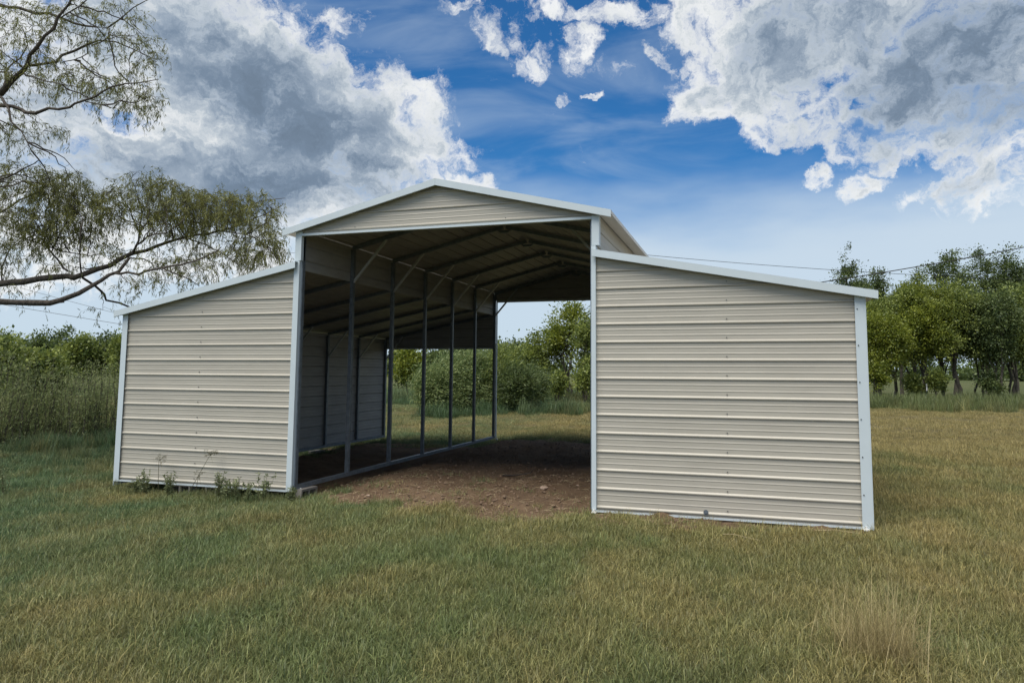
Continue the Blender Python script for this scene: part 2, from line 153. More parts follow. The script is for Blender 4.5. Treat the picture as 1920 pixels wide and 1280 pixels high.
# ------------------------------------------------------------------ helpers
def tag(o, label=None, cat=None, group=None, kind=None):
    if label: o['label'] = label
    if cat: o['category'] = cat
    if group: o['group'] = group
    if kind: o['kind'] = kind
    return o
def empty(name, loc=(0, 0, 0), rz=0.0):
    o = bpy.data.objects.new(name, None); COL.objects.link(o); o.location = loc; o.rotation_euler = (0, 0, rz); return o
def link_mesh(name, me, mats, parent=None, smooth=False):
    o = bpy.data.objects.new(name, me); COL.objects.link(o)
    for m in (mats if isinstance(mats, (list, tuple)) else [mats]): me.materials.append(m)
    if smooth:
        me.polygons.foreach_set('use_smooth', np.ones(len(me.polygons), dtype=bool))
    if parent is not None: o.parent = parent
    return o
class MB:
    """collects geometry for one mesh"""
    def __init__(s): s.v = []; s.f = []; s.m = []; s.n = 0; s.t = []
    def add(s, v, f, mi=0, tint=0.5):
        v = np.asarray(v, float).reshape(-1, 3)
        s.v.append(v); s.f += [tuple(int(i)+s.n for i in q) for q in f]; s.m += [mi]*len(f); s.t += [tint]*len(v); s.n += len(v)
    def box(s, a, b, mi=0):
        (x0, y0, z0), (x1, y1, z1) = a, b
        v = [(x0, y0, z0), (x1, y0, z0), (x1, y1, z0), (x0, y1, z0), (x0, y0, z1), (x1, y0, z1), (x1, y1, z1), (x0, y1, z1)]
        s.add(v, [(0, 3, 2, 1), (4, 5, 6, 7), (0, 1, 5, 4), (1, 2, 6, 5), (2, 3, 7, 6), (3, 0, 4, 7)], mi)
    def bar(s, p, q, w, h, up=(0, 1, 0), mi=0):
        p = Vector(p); q = Vector(q); d = (q-p).normalized(); a = Vector(up); b = d.cross(a).normalized(); a = b.cross(d).normalized()
        v = [c + a*(i*w/2) + b*(j*h/2) for c in (p, q) for i, j in ((-1, -1), (1, -1), (1, 1), (-1, 1))]
        s.add(v, [(3, 2, 1, 0), (4, 5, 6, 7), (0, 1, 5, 4), (1, 2, 6, 5), (2, 3, 7, 6), (3, 0, 4, 7)], mi)
    def tube(s, pts, rad, k=5, mi=0, tint=0.5, cap=True):
        P_ = np.asarray(pts, float); n = len(P_); rad = np.broadcast_to(np.asarray(rad, float), (n,))
        T = np.gradient(P_, axis=0); T /= (np.linalg.norm(T, axis=1, keepdims=True)+1e-9)
        ref = np.array([0.31, 0.17, 0.93]); 
        if abs(T[0] @ ref) > 0.9: ref = np.array([0.9, 0.3, 0.1])
        A = np.cross(T, ref); A /= (np.linalg.norm(A, axis=1, keepdims=True)+1e-9); B = np.cross(T, A)
        ang = np.arange(k)*2*math.pi/k
        V = P_[:, None, :] + rad[:, None, None]*(A[:, None, :]*np.cos(ang)[None, :, None] + B[:, None, :]*np.sin(ang)[None, :, None])
        F_ = [(i*k+j, i*k+(j+1) % k, (i+1)*k+(j+1) % k, (i+1)*k+j) for i in range(n-1) for j in range(k)]
        if cap: F_ += [tuple(range(k-1, -1, -1)), tuple((n-1)*k+j for j in range(k))]
        s.add(V.reshape(-1, 3), F_, mi, tint)
    def mesh(s, name, tint=False):
        me = bpy.data.meshes.new(name); v = np.concatenate(s.v) if s.v else np.zeros((0, 3))
        me.from_pydata(v.tolist(), [], s.f)
        if len(set(s.m)) > 1: me.polygons.foreach_set('material_index', np.array(s.m, dtype=np.int32))
        if tint:
            at_ = me.attributes.new('tint', 'FLOAT', 'POINT'); at_.data.foreach_set('value', np.array(s.t, dtype=np.float32))
        me.update(); return me
    def obj(s, name, mats, parent=None, smooth=False, tint=False): return link_mesh(name, s.mesh(name, tint), mats, parent, smooth)

def quads_mesh(name, V, tint, fsize=4):
    """V: (n,4,3) separate quads, tint per quad"""
    n = len(V); me = bpy.data.meshes.new(name)
    me.vertices.add(n*4); me.vertices.foreach_set('co', V.reshape(-1).astype(np.float32))
    me.loops.add(n*4); me.loops.foreach_set('vertex_index', np.arange(n*4, dtype=np.int32))
    me.polygons.add(n); me.polygons.foreach_set('loop_start', np.arange(n, dtype=np.int32)*4)
    at_ = me.attributes.new('tint', 'FLOAT', 'POINT'); at_.data.foreach_set('value', np.repeat(tint, 4).astype(np.float32))
    me.update(calc_edges=True); return me
def unit(a): return a/(np.linalg.norm(a, axis=-1, keepdims=True)+1e-9)
def leaf_quads(C, dirn, L, Wd, rg):
    """rhombic leaves: C base points (n,3), dirn (n,3), lengths, widths"""
    n = len(C); dirn = unit(dirn); side = unit(np.cross(dirn, rg.normal(size=(n, 3))))
    L = np.broadcast_to(L, (n,))[:, None]; Wd = np.broadcast_to(Wd, (n,))[:, None]
    nrm = np.cross(dirn, side)
    return np.stack([C, C+dirn*L*0.45+side*Wd/2+nrm*Wd*0.15, C+dirn*L, C+dirn*L*0.45-side*Wd/2+nrm*Wd*0.15], axis=1)

# smooth random fields from summed sines (same everywhere in the world)
_fr = np.random.default_rng(3)
_k = [(_fr.normal(size=2), _fr.uniform(0, 6.28)) for _ in range(60)]
def field2(x, y, scale, seed=0, n=12):
    s_ = 0
    for i in range(n):
        k, ph = _k[(i+seed*7) % 60]; k = k/np.linalg.norm(k)*(0.6+1.1*((i*37+seed*13) % 10)/10)
        s_ = s_ + np.sin((x*k[0]+y*k[1])*6.28/scale + ph + i*1.7 + seed)
    return s_/math.sqrt(n/2)
def sstep(a, b, x): t = np.clip((x-a)/(b-a), 0, 1); return t*t*(3-2*t)

# ------------------------------------------------------------------ materials
def mat(name, col, rough=0.6, metal=0.0, spec=0.5, noise=None, bump=None, var=None):
    m = bpy.data.materials.new(name); m.use_nodes = True; nt = m.node_tree; b = nt.nodes['Principled BSDF']
    b.inputs['Base Color'].default_value = (*col, 1); b.inputs['Roughness'].default_value = rough; b.inputs['Metallic'].default_value = metal
    b.inputs['Specular IOR Level'].default_value = spec
    if noise:
        tcn = nt.nodes.new('ShaderNodeTexCoord'); nz = nt.nodes.new('ShaderNodeTexNoise'); nz.inputs['Scale'].default_value = noise[0]; nz.inputs['Detail'].default_value = 6; nz.inputs['Roughness'].default_value = 0.65
        mp = nt.nodes.new('ShaderNodeMapping'); nt.links.new(tcn.outputs['Object'], mp.inputs['Vector']); mp.inputs['Scale'].default_value = noise[2] if len(noise) > 2 else (1, 1, 1)
        nt.links.new(mp.outputs[0], nz.inputs['Vector'])
        rmp = nt.nodes.new('ShaderNodeMapRange'); nt.links.new(nz.outputs[0], rmp.inputs[0]); rmp.inputs[1].default_value = 0.3; rmp.inputs[2].default_value = 0.7
        rmp.inputs[3].default_value = 1-noise[1]; rmp.inputs[4].default_value = 1+noise[1]
        mx = nt.nodes.new('ShaderNodeVectorMath'); mx.operation = 'SCALE'; mx.inputs[0].default_value = col; nt.links.new(rmp.outputs[0], mx.inputs['Scale'])
        nt.links.new(mx.outputs[0], b.inputs['Base Color'])
        if bump:
            bp = nt.nodes.new('ShaderNodeBump'); bp.inputs['Strength'].default_value = bump[0]; bp.inputs['Distance'].default_value = bump[1]
            nt.links.new(nz.outputs[0], bp.inputs['Height']); nt.links.new(bp.outputs[0], b.inputs['Normal'])
    return m
M_tan = mat('tan_siding', (0.44, 0.415, 0.355), 0.42, 0.0, 0.5, noise=(1.6, 0.06, (0.7, 0.7, 2.0)), bump=(0.5, 0.012))
M_back = mat('siding_back_coat', (0.31, 0.31, 0.30), 0.5, 0.0, 0.4, noise=(2.0, 0.12, (1, 1, 3)))
M_trim = mat('white_trim', (0.56, 0.635, 0.675), 0.38, 0.0, 0.5, noise=(3.0, 0.03))
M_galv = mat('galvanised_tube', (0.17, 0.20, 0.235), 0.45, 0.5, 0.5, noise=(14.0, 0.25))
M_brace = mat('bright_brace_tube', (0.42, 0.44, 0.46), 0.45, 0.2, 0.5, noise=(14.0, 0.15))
M_screw = mat('screw_steel', (0.16, 0.16, 0.16), 0.35, 0.8)
M_block = mat('concrete_block', (0.24, 0.225, 0.205), 0.95, 0.0, 0.2, noise=(30.0, 0.25), bump=(0.8, 0.004))
M_bark = mat('willow_bark', (0.075, 0.065, 0.055), 0.95, 0.0, 0.2, noise=(18.0, 0.5, (1, 1, 0.4)), bump=(1.0, 0.03))
M_bark2 = mat('tree_bark', (0.085, 0.075, 0.06), 0.95, 0.0, 0.2, noise=(6.0, 0.4))
M_wire = mat('black_cable', (0.02, 0.02, 0.02), 0.6)
M_wood = mat('weathered_post', (0.16, 0.14, 0.12), 0.9, noise=(8, 0.3))
M_paint = mat('white_paint', (0.8, 0.8, 0.78), 0.6)
M_green_steel = mat('green_steel_post', (0.03, 0.06, 0.035), 0.6)
M_stem = mat('weed_stem', (0.11, 0.10, 0.05), 0.8)
M_stone = mat('pale_stone', (0.34, 0.25, 0.19), 0.9, noise=(12, 0.3), bump=(0.6, 0.01))
M_stick = mat('dead_stick', (0.07, 0.055, 0.045), 0.9)
M_straw = mat('dry_straw', (0.42, 0.34, 0.20), 0.8)

def leaf_mat(name, dark, light, trans=0.35, instancer=False):
    m = bpy.data.materials.new(name); m.use_nodes = True; nt = m.node_tree; nt.nodes.clear()
    o = nt.nodes.new('ShaderNodeOutputMaterial'); a = nt.nodes.new('ShaderNodeAttribute'); a.attribute_name = 'tint'
    mx = nt.nodes.new('ShaderNodeMix'); mx.data_type = 'RGBA'; nt.links.new(a.outputs['Fac'], mx.inputs['Factor'])
    mx.inputs[6].default_value = (*dark, 1); mx.inputs[7].default_value = (*light, 1); c = mx.outputs[2]
    if instancer:
        ia = nt.nodes.new('ShaderNodeAttribute'); ia.attribute_name = 'col'; ia.attribute_type = 'INSTANCER'
        mm = nt.nodes.new('ShaderNodeMix'); mm.data_type = 'RGBA'; mm.blend_type = 'MULTIPLY'; mm.inputs['Factor'].default_value = 1
        nt.links.new(c, mm.inputs[6]); nt.links.new(ia.outputs['Color'], mm.inputs[7]); c = mm.outputs[2]
    d = nt.nodes.new('ShaderNodeBsdfDiffuse'); t = nt.nodes.new('ShaderNodeBsdfTranslucent'); g = nt.nodes.new('ShaderNodeBsdfGlossy'); g.inputs['Roughness'].default_value = 0.45
    g.inputs['Color'].default_value = (0.9, 0.95, 1, 1)
    nt.links.new(c, d.inputs[0]); nt.links.new(c, t.inputs[0])
    m1 = nt.nodes.new('ShaderNodeMixShader'); m1.inputs[0].default_value = trans; nt.links.new(d.outputs[0], m1.inputs[1]); nt.links.new(t.outputs[0], m1.inputs[2])
    m2 = nt.nodes.new('ShaderNodeMixShader'); m2.inputs[0].default_value = 0.025; nt.links.new(m1.outputs[0], m2.inputs[1]); nt.links.new(g.outputs[0], m2.inputs[2])
    nt.links.new(m2.outputs[0], o.inputs[0]); return m
L_willow = leaf_mat('willow_leaf', (0.11, 0.12, 0.035), (0.36, 0.36, 0.11), 0.4)
L_green = leaf_mat('green_leaf', (0.085, 0.125, 0.03), (0.37, 0.42, 0.10), 0.35)
L_dark = leaf_mat('dark_leaf', (0.05, 0.08, 0.027), (0.20, 0.25, 0.08), 0.3)
L_yellow = leaf_mat('yellow_green_leaf', (0.10, 0.14, 0.02), (0.34, 0.37, 0.05), 0.4)
L_bush = leaf_mat('bush_leaf', (0.10, 0.16, 0.05), (0.42, 0.48, 0.20), 0.35)
L_thicket = leaf_mat('thicket_leaf', (0.12, 0.155, 0.06), (0.36, 0.40, 0.16), 0.35)
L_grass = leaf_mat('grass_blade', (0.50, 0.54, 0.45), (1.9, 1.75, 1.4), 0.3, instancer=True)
L_dry = leaf_mat('dry_grass_blade', (0.22, 0.18, 0.08), (0.60, 0.49, 0.24), 0.3)
L_weed = leaf_mat('weed_leaf', (0.12, 0.15, 0.07), (0.28, 0.31, 0.15), 0.3)

# ------------------------------------------------------------------ ground
WC, WLW, WRW, LEN = 4.39, 3.20, 3.17, 8.49
XR = WC+WRW
def gz(x, y):
    x = np.asarray(x, float); y = np.asarray(y, float)
    left = sstep(1.0, -0.6, x)
    z = -0.055 - 0.15*left*sstep(-5.5, -1.0, y)*sstep(30, 12, y)
    z = z - 0.10*sstep(-3.0, -7.0, x)*sstep(-7, -2, y)*sstep(40, 15, y)
    z = z + 0.055*sstep(-3, -7, y) - 0.035*sstep(0.6, 0.1, np.abs(y+0.1))*sstep(WC-0.3, WC, x)*sstep(XR+0.5, XR, x)
    rough = 0.018*field2(x, y, 2.6, 1) + 0.03*field2(x, y, 8.0, 2)*sstep(0, 5, np.hypot(x-3, y-4)-5)
    far = sstep(30, 200, np.hypot(x, y)); z = z + rough*(1-0.5*far) + 0.0*far
    d = dirt(x, y)
    z = z + d*(0.013*field2(x, y, 0.6, 3) + 0.010*field2(x, y, 0.26, 4))
    # low mounds of turned soil
    for mx, my, r_, h_ in ((1.15, 0.75, 0.35, 0.07), (0.75, 1.6, 0.3, 0.05), (0.7, 2.6, 0.3, 0.04), (2.2, 3.6, 0.5, 0.03), (0.5, 8.2, 0.35, 0.06), (3.3, 8.4, 0.6, 0.05), (3.9, 2.2, 0.45, 0.03)):
        z = z + h_*np.exp(-((x-mx)**2+(y-my)**2)/(r_*r_))
    return z
def dirt(x, y):
    x = np.asarray(x, float); y = np.asarray(y, float)
    n = 0.17*field2(x, y, 1.1, 5) + 0.15*field2(x, y, 0.37, 6)
    yf = -0.42 - 0.25*np.exp(-((x-3.2)/1.1)**2) + 0.55*sstep(1.2, 0.3, x)
    a = sstep(-0.25, 0.25, y-yf+n)*sstep(0.35, -0.25, y-LEN-0.1+n*1.5)*sstep(-0.1, 0.15, x-0.0+n*0.3)*sstep(0.2, -0.1, x-XR+n*0.3)
    b = 0.75*sstep(-0.1, 0.3, y-0.25+n)*sstep(0.2, -0.4, y-LEN+0.3+n*2)*sstep(-0.2, 0.2, x+3.1+n)*sstep(0.3, 0.0, x)
    c = 0.85*sstep(0.2, 0.0, np.abs(y+0.12+0.05*n))*sstep(0.5, 0.0, np.abs(x-5.7+n)-1.0)
    return np.clip(np.maximum(np.maximum(a, b), c), 0, 1)
def dryness(x, y):
    """0 = lush green, 1 = straw coloured"""
    n = 0.12*field2(x, y, 2.2, 7) + 0.09*field2(x, y, 0.8, 8) + 0.07*field2(x, y, 6.0, 9)
    d = 0.30 + 0.42*sstep(4.0, 9.5, x + 0.35*(y+4)) + n
    d = d + 0.30*np.exp(-(((x-5.2)/0.35)**2+((y+4.4)/0.35)**2)) + 0.25*sstep(0.9, 0.0, np.abs(y+0.55))*sstep(2.0, 3.0, x)*sstep(6.5, 5.0, x)
    d = d + 0.32*sstep(8.5, 12, y)*sstep(30, 20, y) + 0.30*sstep(7.5, 9, x)*sstep(2, 12, y)*sstep(32, 22, y)
    d = d - 0.30*np.exp(-(((x-9.3)/1.3)**2+((y-4.5)/2.5)**2))
    d = d - 0.10*sstep(0, -6, x)
    d = np.where(y > 42, np.clip(0.12+0.6*n, 0, 0.4), d)
    return np.clip(d, 0, 1)
def axis(a, b, step, far, g=1.16):
    c = list(np.arange(a, b, step)); s = step
    hi = [c[-1]]; 
    while hi[-1] < far: s *= g; hi.append(hi[-1]+s)
    s = step; lo = [c[0]]
    while lo[-1] > -far: s *= g; lo.append(lo[-1]-s)
    return np.array(lo[::-1][:-1]+c+hi[1:])
gx = axis(-5.0, 10.0, 0.09, 2500); gy = axis(-6.5, 9.5, 0.09, 2500)
GX, GY = np.meshgrid(gx, gy); GZ = gz(GX, GY)
nx, ny = len(gx), len(gy)
me = bpy.data.meshes.new('ground'); co = np.stack([GX, GY, GZ], -1).reshape(-1, 3)
I = np.arange(nx*ny).reshape(ny, nx)
Q = np.stack([I[:-1, :-1], I[:-1, 1:], I[1:, 1:], I[1:, :-1]], -1).reshape(-1, 4)
me.vertices.add(len(co)); me.vertices.foreach_set('co', co.reshape(-1).astype(np.float32))
me.loops.add(Q.size); me.loops.foreach_set('vertex_index', Q.reshape(-1).astype(np.int32))
me.polygons.add(len(Q)); me.polygons.foreach_set('loop_start', np.arange(len(Q), dtype=np.int32)*4)
me.update(calc_edges=True)
for nm, arr in (('dirt', dirt(GX, GY)), ('dry', dryness(GX, GY))):
    a_ = me.attributes.new(nm, 'FLOAT', 'POINT'); a_.data.foreach_set('value', arr.reshape(-1).astype(np.float32))
M_ground = bpy.data.materials.new('ground_soil_and_turf'); M_ground.use_nodes = True
nt = M_ground.node_tree; b = nt.nodes['Principled BSDF']; b.inputs['Roughness'].default_value = 0.97; b.inputs['Specular IOR Level'].default_value = 0.1
def gn(t, **k):
    n = nt.nodes.new(t)
    for a, v in k.items(): setattr(n, a, v)
    return n
def gattr(nm): n = gn('ShaderNodeAttribute', attribute_name=nm); return n.outputs['Fac']
gtc = gn('ShaderNodeTexCoord').outputs['Object']
def gnoise(s, d=6, r=0.6, v=None):
    n = gn('ShaderNodeTexNoise'); nt.links.new(v or gtc, n.inputs['Vector']); n.inputs['Scale'].default_value = s; n.inputs['Detail'].default_value = d; n.inputs['Roughness'].default_value = r; return n.outputs[0]
def gmix(f, a, b_):
    n = gn('ShaderNodeMix', data_type='RGBA')
    if isinstance(f, (int, float)): n.inputs['Factor'].default_value = f
    else: nt.links.new(f, n.inputs['Factor'])
    for i, v in ((6, a), (7, b_)):
        if isinstance(v, tuple): n.inputs[i].default_value = (*v, 1)
        else: nt.links.new(v, n.inputs[i])
    return n.outputs[2]
def grange(v, a, b_, c=0., d=1.):
    n = gn('ShaderNodeMapRange'); nt.links.new(v, n.inputs[0]); n.inputs[1].default_value = a; n.inputs[2].default_value = b_; n.inputs[3].default_value = c; n.inputs[4].default_value = d; return n.outputs[0]
grain = gnoise(9, 8, 0.7); fine = gnoise(60, 5, 0.7); broad = gnoise(0.8, 5, 0.55)
soil = gmix(grange(broad, 0.35, 0.65), (0.23, 0.155, 0.10), (0.35, 0.245, 0.155))
soil = gmix(grange(grain, 0.35, 0.7), gmix(0.55, soil, (0.10, 0.065, 0.042)), soil)
soil = gmix(grange(fine, 0.62, 0.75, 0, 0.7), soil, (0.34, 0.26, 0.16))
green = gmix(grange(fine, 0.3, 0.7), (0.04, 0.05, 0.02), (0.14, 0.165, 0.065))
straw = gmix(grange(fine, 0.3, 0.7), (0.09, 0.075, 0.035), (0.28, 0.235, 0.12))
dryf = gn('ShaderNodeMath', operation='ADD'); nt.links.new(gattr('dry'), dryf.inputs[0]); nt.links.new(grange(gnoise(3.0, 6, 0.65), 0.3, 0.7, -0.25, 0.25), dryf.inputs[1]); dryf.use_clamp = True
turf = gmix(dryf.outputs[0], green, straw)
df = gn('ShaderNodeMath', operation='ADD'); nt.links.new(gattr('dirt'), df.inputs[0]); nt.links.new(grange(grain, 0.3, 0.7, -0.3, 0.3), df.inputs[1])
nt.links.new(gmix(grange(df.outputs[0], 0.35, 0.6), turf, soil), b.inputs['Base Color'])
bp = gn('ShaderNodeBump'); bp.inputs['Strength'].default_value = 1.0; bp.inputs['Distance'].default_value = 0.05
hs = gn('ShaderNodeMath', operation='ADD'); nt.links.new(grain, hs.inputs[0]); nt.links.new(fine, hs.inputs[1]); nt.links.new(hs.outputs[0], bp.inputs['Height']); nt.links.new(bp.outputs[0], b.inputs['Normal'])
tag(link_mesh('ground', me, M_ground, smooth=True), 'flat field of turf and bare brown soil around the barn', kind='structure')

# ------------------------------------------------------------------ barn
RIB = 0.2286
def rib_profile(z0, z1, phase=0.0, depth=0.0175):
    pts = [(z0, None)]
    k0 = int(math.floor((z0-phase)/RIB))-1
    k = k0
    while phase+k*RIB < z1+RIB:
        c = phase+k*RIB
        for dz, o in ((-0.015, 0), (-0.007, depth), (0.004, depth), (0.022, 0)): pts.append((c+dz, o))
        for q in (0.36, 0.68):
            for dz, o in ((-0.009, 0), (-0.004, 0.0035), (0.001, 0.0035), (0.010, 0)): pts.append((c+q*RIB+dz, o))
        k += 1
    body = sorted((z, o) for z, o in pts if o is not None)
    zs = [z for z, _ in body]; os_ = [o for _, o in body]
    f = lambda z: float(np.interp(z, zs, os_))
    inner = [(z, o) for z, o in body if z0+1e-4 < z < z1-1e-4]
    return [(z0, f(z0))]+inner+[(z1, f(z1))]
def sheet(mb, prof, ends, place, th=0.003):
    """two coated faces of one ribbed sheet, 3 mm apart"""
    for mi, off in ((0, 0.0), (1, -th)):
        V = []; 
        for z, o in prof:
            a, b_ = ends(z); V += [place(a, z, o+off), place(b_, z, o+off)]
        F_ = [(2*i, 2*i+1, 2*i+3, 2*i+2) for i in range(len(prof)-1)]
        mb.add(V, F_, mi)
barn = empty('barn', (WC/2, LEN/2, 0)); OFF = Vector((-WC/2, -LEN/2, 0))
tag(barn, 'tan metal barn with raised open centre bay and two lean-to wings, front and centre', 'barn')
barn_mats = [M_tan, M_back]
def part(mb, name, mats, label=None):
    for i in range(len(mb.v)): mb.v[i] = mb.v[i] + np.array(OFF)
    o = mb.obj(name, mats, barn)
    if label: o['label'] = label
    return o
def siding(name, z0, z1, ends, place, phase=0.0, breaks=None, label=None):
    """a wall of 36 inch ribbed panels, lowest first, each its own mesh"""
    z = z0; step = 4*RIB; nxt = phase+step*math.ceil((z0-phase+0.02)/step)+0.0
    while z < z1-0.01:
        t = min(nxt-0.03 if nxt < z1 else z1, z1); t = z1 if z1-t < 0.06 else t
        mb = MB(); sheet(mb, rib_profile(z, t, phase), ends, place); part(mb, name, barn_mats, label)
        z = t; nxt += step
# roof lines (front view): height of the top of the sheet at x
ZP = 4.315
def zc(x): return ZP - 0.241*abs(x-2.195)
def zl(x): return 3.245 + 0.200*(x-0.0)
def zr(x): return 3.225 - 0.1905*(x-4.41)
YF = -0.015
# front walls of the two wings
def front(x, z, o): return (x, YF-o, z)
def endsR(z):
    lo, hi = WC+0.045, XR-0.02
    hi = min(hi, 4.41+(3.225-0.03-z)/0.1905) if z > zr(hi)-0.03 else hi
    return lo, max(hi, lo+0.001)
siding('siding_panel', -0.04, zr(WC+0.045)-0.032, endsR, front)
def endsL(z):
    lo, hi = -WLW+0.02, -0.06
    lo = max(lo, (z+0.03-3.245)/0.2)
    return min(lo, hi-0.001), hi
siding('siding_panel', -0.04, zl(-0.06)-0.032, endsL, front)
def endsG(z):
    h = (ZP-0.035-z)/0.241
    return max(2.195-h, -0.05), min(2.195+h, WC+0.06)
siding('gable_panel', 3.685, ZP-0.036, endsG, front, phase=3.72)
# rear headers: centre gable and both wings closed only above head height
def rear(x, z, o): return (x, LEN+0.02+o, z)
def endsGc(z): a, b_ = endsG(z); return b_, a
siding('rear_header_panel', 3.545, ZP-0.036, endsGc, rear, phase=3.6)
siding('rear_header_panel', 2.315, zl(-0.06)-0.032, lambda z: (-0.06, min(max(-WLW+0.02, (z+0.03-3.245)/0.2), -0.061)), rear, phase=2.34)
siding('rear_header_panel', 2.315, zr(WC+0.05)-0.032, lambda z: tuple(reversed(endsR(z))), rear, phase=2.34)
# side walls
siding('side_panel', -0.10, zl(-WLW)-0.05, lambda z: (LEN, 0.0), lambda s_, z, o: (-WLW-o, s_, z), phase=-0.06)
siding('side_panel', -0.04, zr(XR)-0.05, lambda z: (0.0, LEN), lambda s_, z, o: (XR+o, s_, z))
siding('clerestory_panel', zl(-0.04)-0.075, zc(-0.04)-0.03, lambda z: (LEN, 0.0), lambda s_, z, o: (-0.04-o, s_, z), phase=3.31)
siding('clerestory_panel', zr(WC+0.05)-0.075, zc(WC+0.05)-0.03, lambda z: (0.0, LEN), lambda s_, z, o: (WC+0.045+o, s_, z), phase=3.31)
# roofs: ribs run front to back
def roof(name, xa, xb, zf):
    """xa = eave, xb = upper edge"""
    pa, pb = Vector((xa, 0, zf(xa))), Vector((xb, 0, zf(xb))); L_ = (pb-pa).length; d = (pb-pa)/L_; n = Vector((-d.z, 0, d.x)); 
    if n.z < 0: n = -n
    s_ = 0.0
    while s_ < L_-0.02:
        e = min(s_+4*RIB, L_); e = L_ if L_-e < 0.1 else e
        mb = MB()
        def place(y, s, o): q = pa + d*s + n*(o-0.0175); return (q.x, y, q.z)
        flip = d.x < 0
        sheet(mb, rib_profile(s_, e, 0.05), (lambda z: (LEN+0.12, -0.118)) if not flip else (lambda z: (-0.118, LEN+0.12)), place)
        part(mb, name, barn_mats); s_ = e
roof('centre_roof_panel', -0.25, 2.19, zc); roof('centre_roof_panel', 4.64, 2.20, zc)
roof('wing_roof_panel', -3.34, -0.06, zl); roof('wing_roof_panel', 7.71, 4.45, zr)
mb = MB()   # ridge cap
for sgn in (-1, 1):
    x1 = 2.195+sgn*0.16
    mb.add([(2.195, -0.12, ZP+0.012), (2.195, LEN+0.12, ZP+0.012), (x1, LEN+0.12, zc(x1)+0.008), (x1, -0.12, zc(x1)+0.008)], [(0, 1, 2, 3) if sgn > 0 else (3, 2, 1, 0)])
part(mb, 'ridge_cap', M_trim)
# rake fascia along each roof edge: folded white strip with a lower return lip
def fascia(xa, za, xb, zb, h=0.088, y=-0.12, sgn=-1, name='fascia'):
    mb = MB(); d = 0.004
    def slab(z0a, z1a, y0, y1):
        v = [(xa, y0, za+z0a), (xb, y0, zb+z0a), (xb, y1, zb+z0a), (xa, y1, za+z0a), (xa, y0, za+z1a), (xb, y0, zb+z1a), (xb, y1, zb+z1a), (xa, y1, za+z1a)]
        mb.add(v, [(0, 3, 2, 1), (4, 5, 6, 7), (0, 1, 5, 4), (1, 2, 6, 5), (2, 3, 7, 6), (3, 0, 4, 7)])
    slab(-h, 0, min(y, y+sgn*d), max(y, y+sgn*d)); slab(0.0005, 0.003, min(y+sgn*d, y-sgn*0.07), max(y+sgn*d, y-sgn*0.07)); slab(-h-0.004, -h-0.0005, min(y+sgn*d, y-sgn*0.022), max(y+sgn*d, y-sgn*0.022))
    return part(mb, name, M_trim)
for y, sg in ((-0.12, -1), (LEN+0.12, 1)):
    fascia(-0.255, zc(-0.255)+0.018, 2.194, ZP+0.018, y=y, sgn=sg); fascia(2.196, ZP+0.018, 4.655, zc(4.655)+0.018, y=y, sgn=sg)
    fascia(-3.345, zl(-3.345)+0.02, -0.015, zl(-0.015)+0.02, y=y, sgn=sg); fascia(4.405, zr(4.405)+0.02, 7.715, zr(7.715)+0.02, y=y, sgn=sg)
# eave trim: face strip and the soffit below each overhang
def eave(x0, x1, z0, z1, name='eave_trim'):
    """x0 outer edge, x1 at the wall"""
    mb = MB(); s_ = 1 if x1 > x0 else -1
    mb.box((min(x0, x0-s_*0.003), -0.118, z0-0.03), (max(x0, x0-s_*0.003), LEN+0.118, z0+0.016))
    v = [(x0, -0.116, z0-0.03), (x1, -0.116, z1-0.03), (x1, LEN+0.116, z1-0.03), (x0, LEN+0.116, z0-0.03)]
    w = [(a, b_, c-0.003) for a, b_, c in v]
    mb.add(v+w, [(0, 1, 2, 3), (7, 6, 5, 4), (0, 4, 5, 1), (1, 5, 6, 2), (2, 6, 7, 3), (3, 7, 4, 0)])
    part(mb, name, M_soffit)
M_soffit = mat('soffit_trim', (0.62, 0.60, 0.55), 0.45, noise=(3, 0.05))
eave(-0.255, -0.062, zc(-0.255), zc(-0.062)); eave(4.652, WC+0.07, zc(4.652), zc(WC+0.07))
eave(-3.345, -WLW-0.022, zl(-3.345), zl(-WLW-0.022)); eave(7.715, XR+0.022, zr(7.715), zr(XR+0.022))
# corner and jamb trims
def trim(a, b_, name='corner_trim'): mb = MB(); mb.box(a, b_); return part(mb, name, M_trim)
trim((XR-0.085, YF-0.036, -0.06), (XR+0.024, YF-0.032, zr(XR)-0.035)); trim((XR+0.0245, YF-0.036, -0.06), (XR+0.034, 0.07, zr(XR)-0.035))
trim((-WLW-0.024, YF-0.036, -0.06), (-WLW+0.07, YF-0.032, zl(-WLW)-0.04)); trim((-WLW-0.034, YF-0.036, -0.13), (-WLW-0.0245, 0.07, zl(-WLW)-0.04))
trim((-0.078, -0.055, -0.055), (0.012, 0.075, 3.28), 'jamb_trim'); trim((-0.072, -0.052, 3.285), (0.03, 0.05, 3.72), 'jamb_trim')
trim((WC-0.005, -0.058, -0.06), (WC+0.052, 0.06, 3.30), 'jamb_trim'); trim((WC-0.002, -0.052, 3.305), (WC+0.095, 0.05, 3.70), 'jamb_trim')
trim((0.032, YF-0.036, 3.652), (WC-0.004, 0.02, 3.684), 'header_trim')
trim((0.032, LEN-0.0, 3.50), (WC-0.004, LEN+0.05, 3.544), 'header_trim'); trim((-WLW+0.03, LEN, 2.28), (-0.035, LEN+0.05, 2.314), 'header_trim'); trim((WC+0.035, LEN, 2.28), (XR-0.03, LEN+0.05, 2.314), 'header_trim')
trim((0.031, LEN+0.0, 0.0), (0.045, LEN+0.07, 3.50), 'jamb_trim'); trim((WC-0.045, LEN, 0.0), (WC-0.031, LEN+0.07, 3.50), 'jamb_trim')
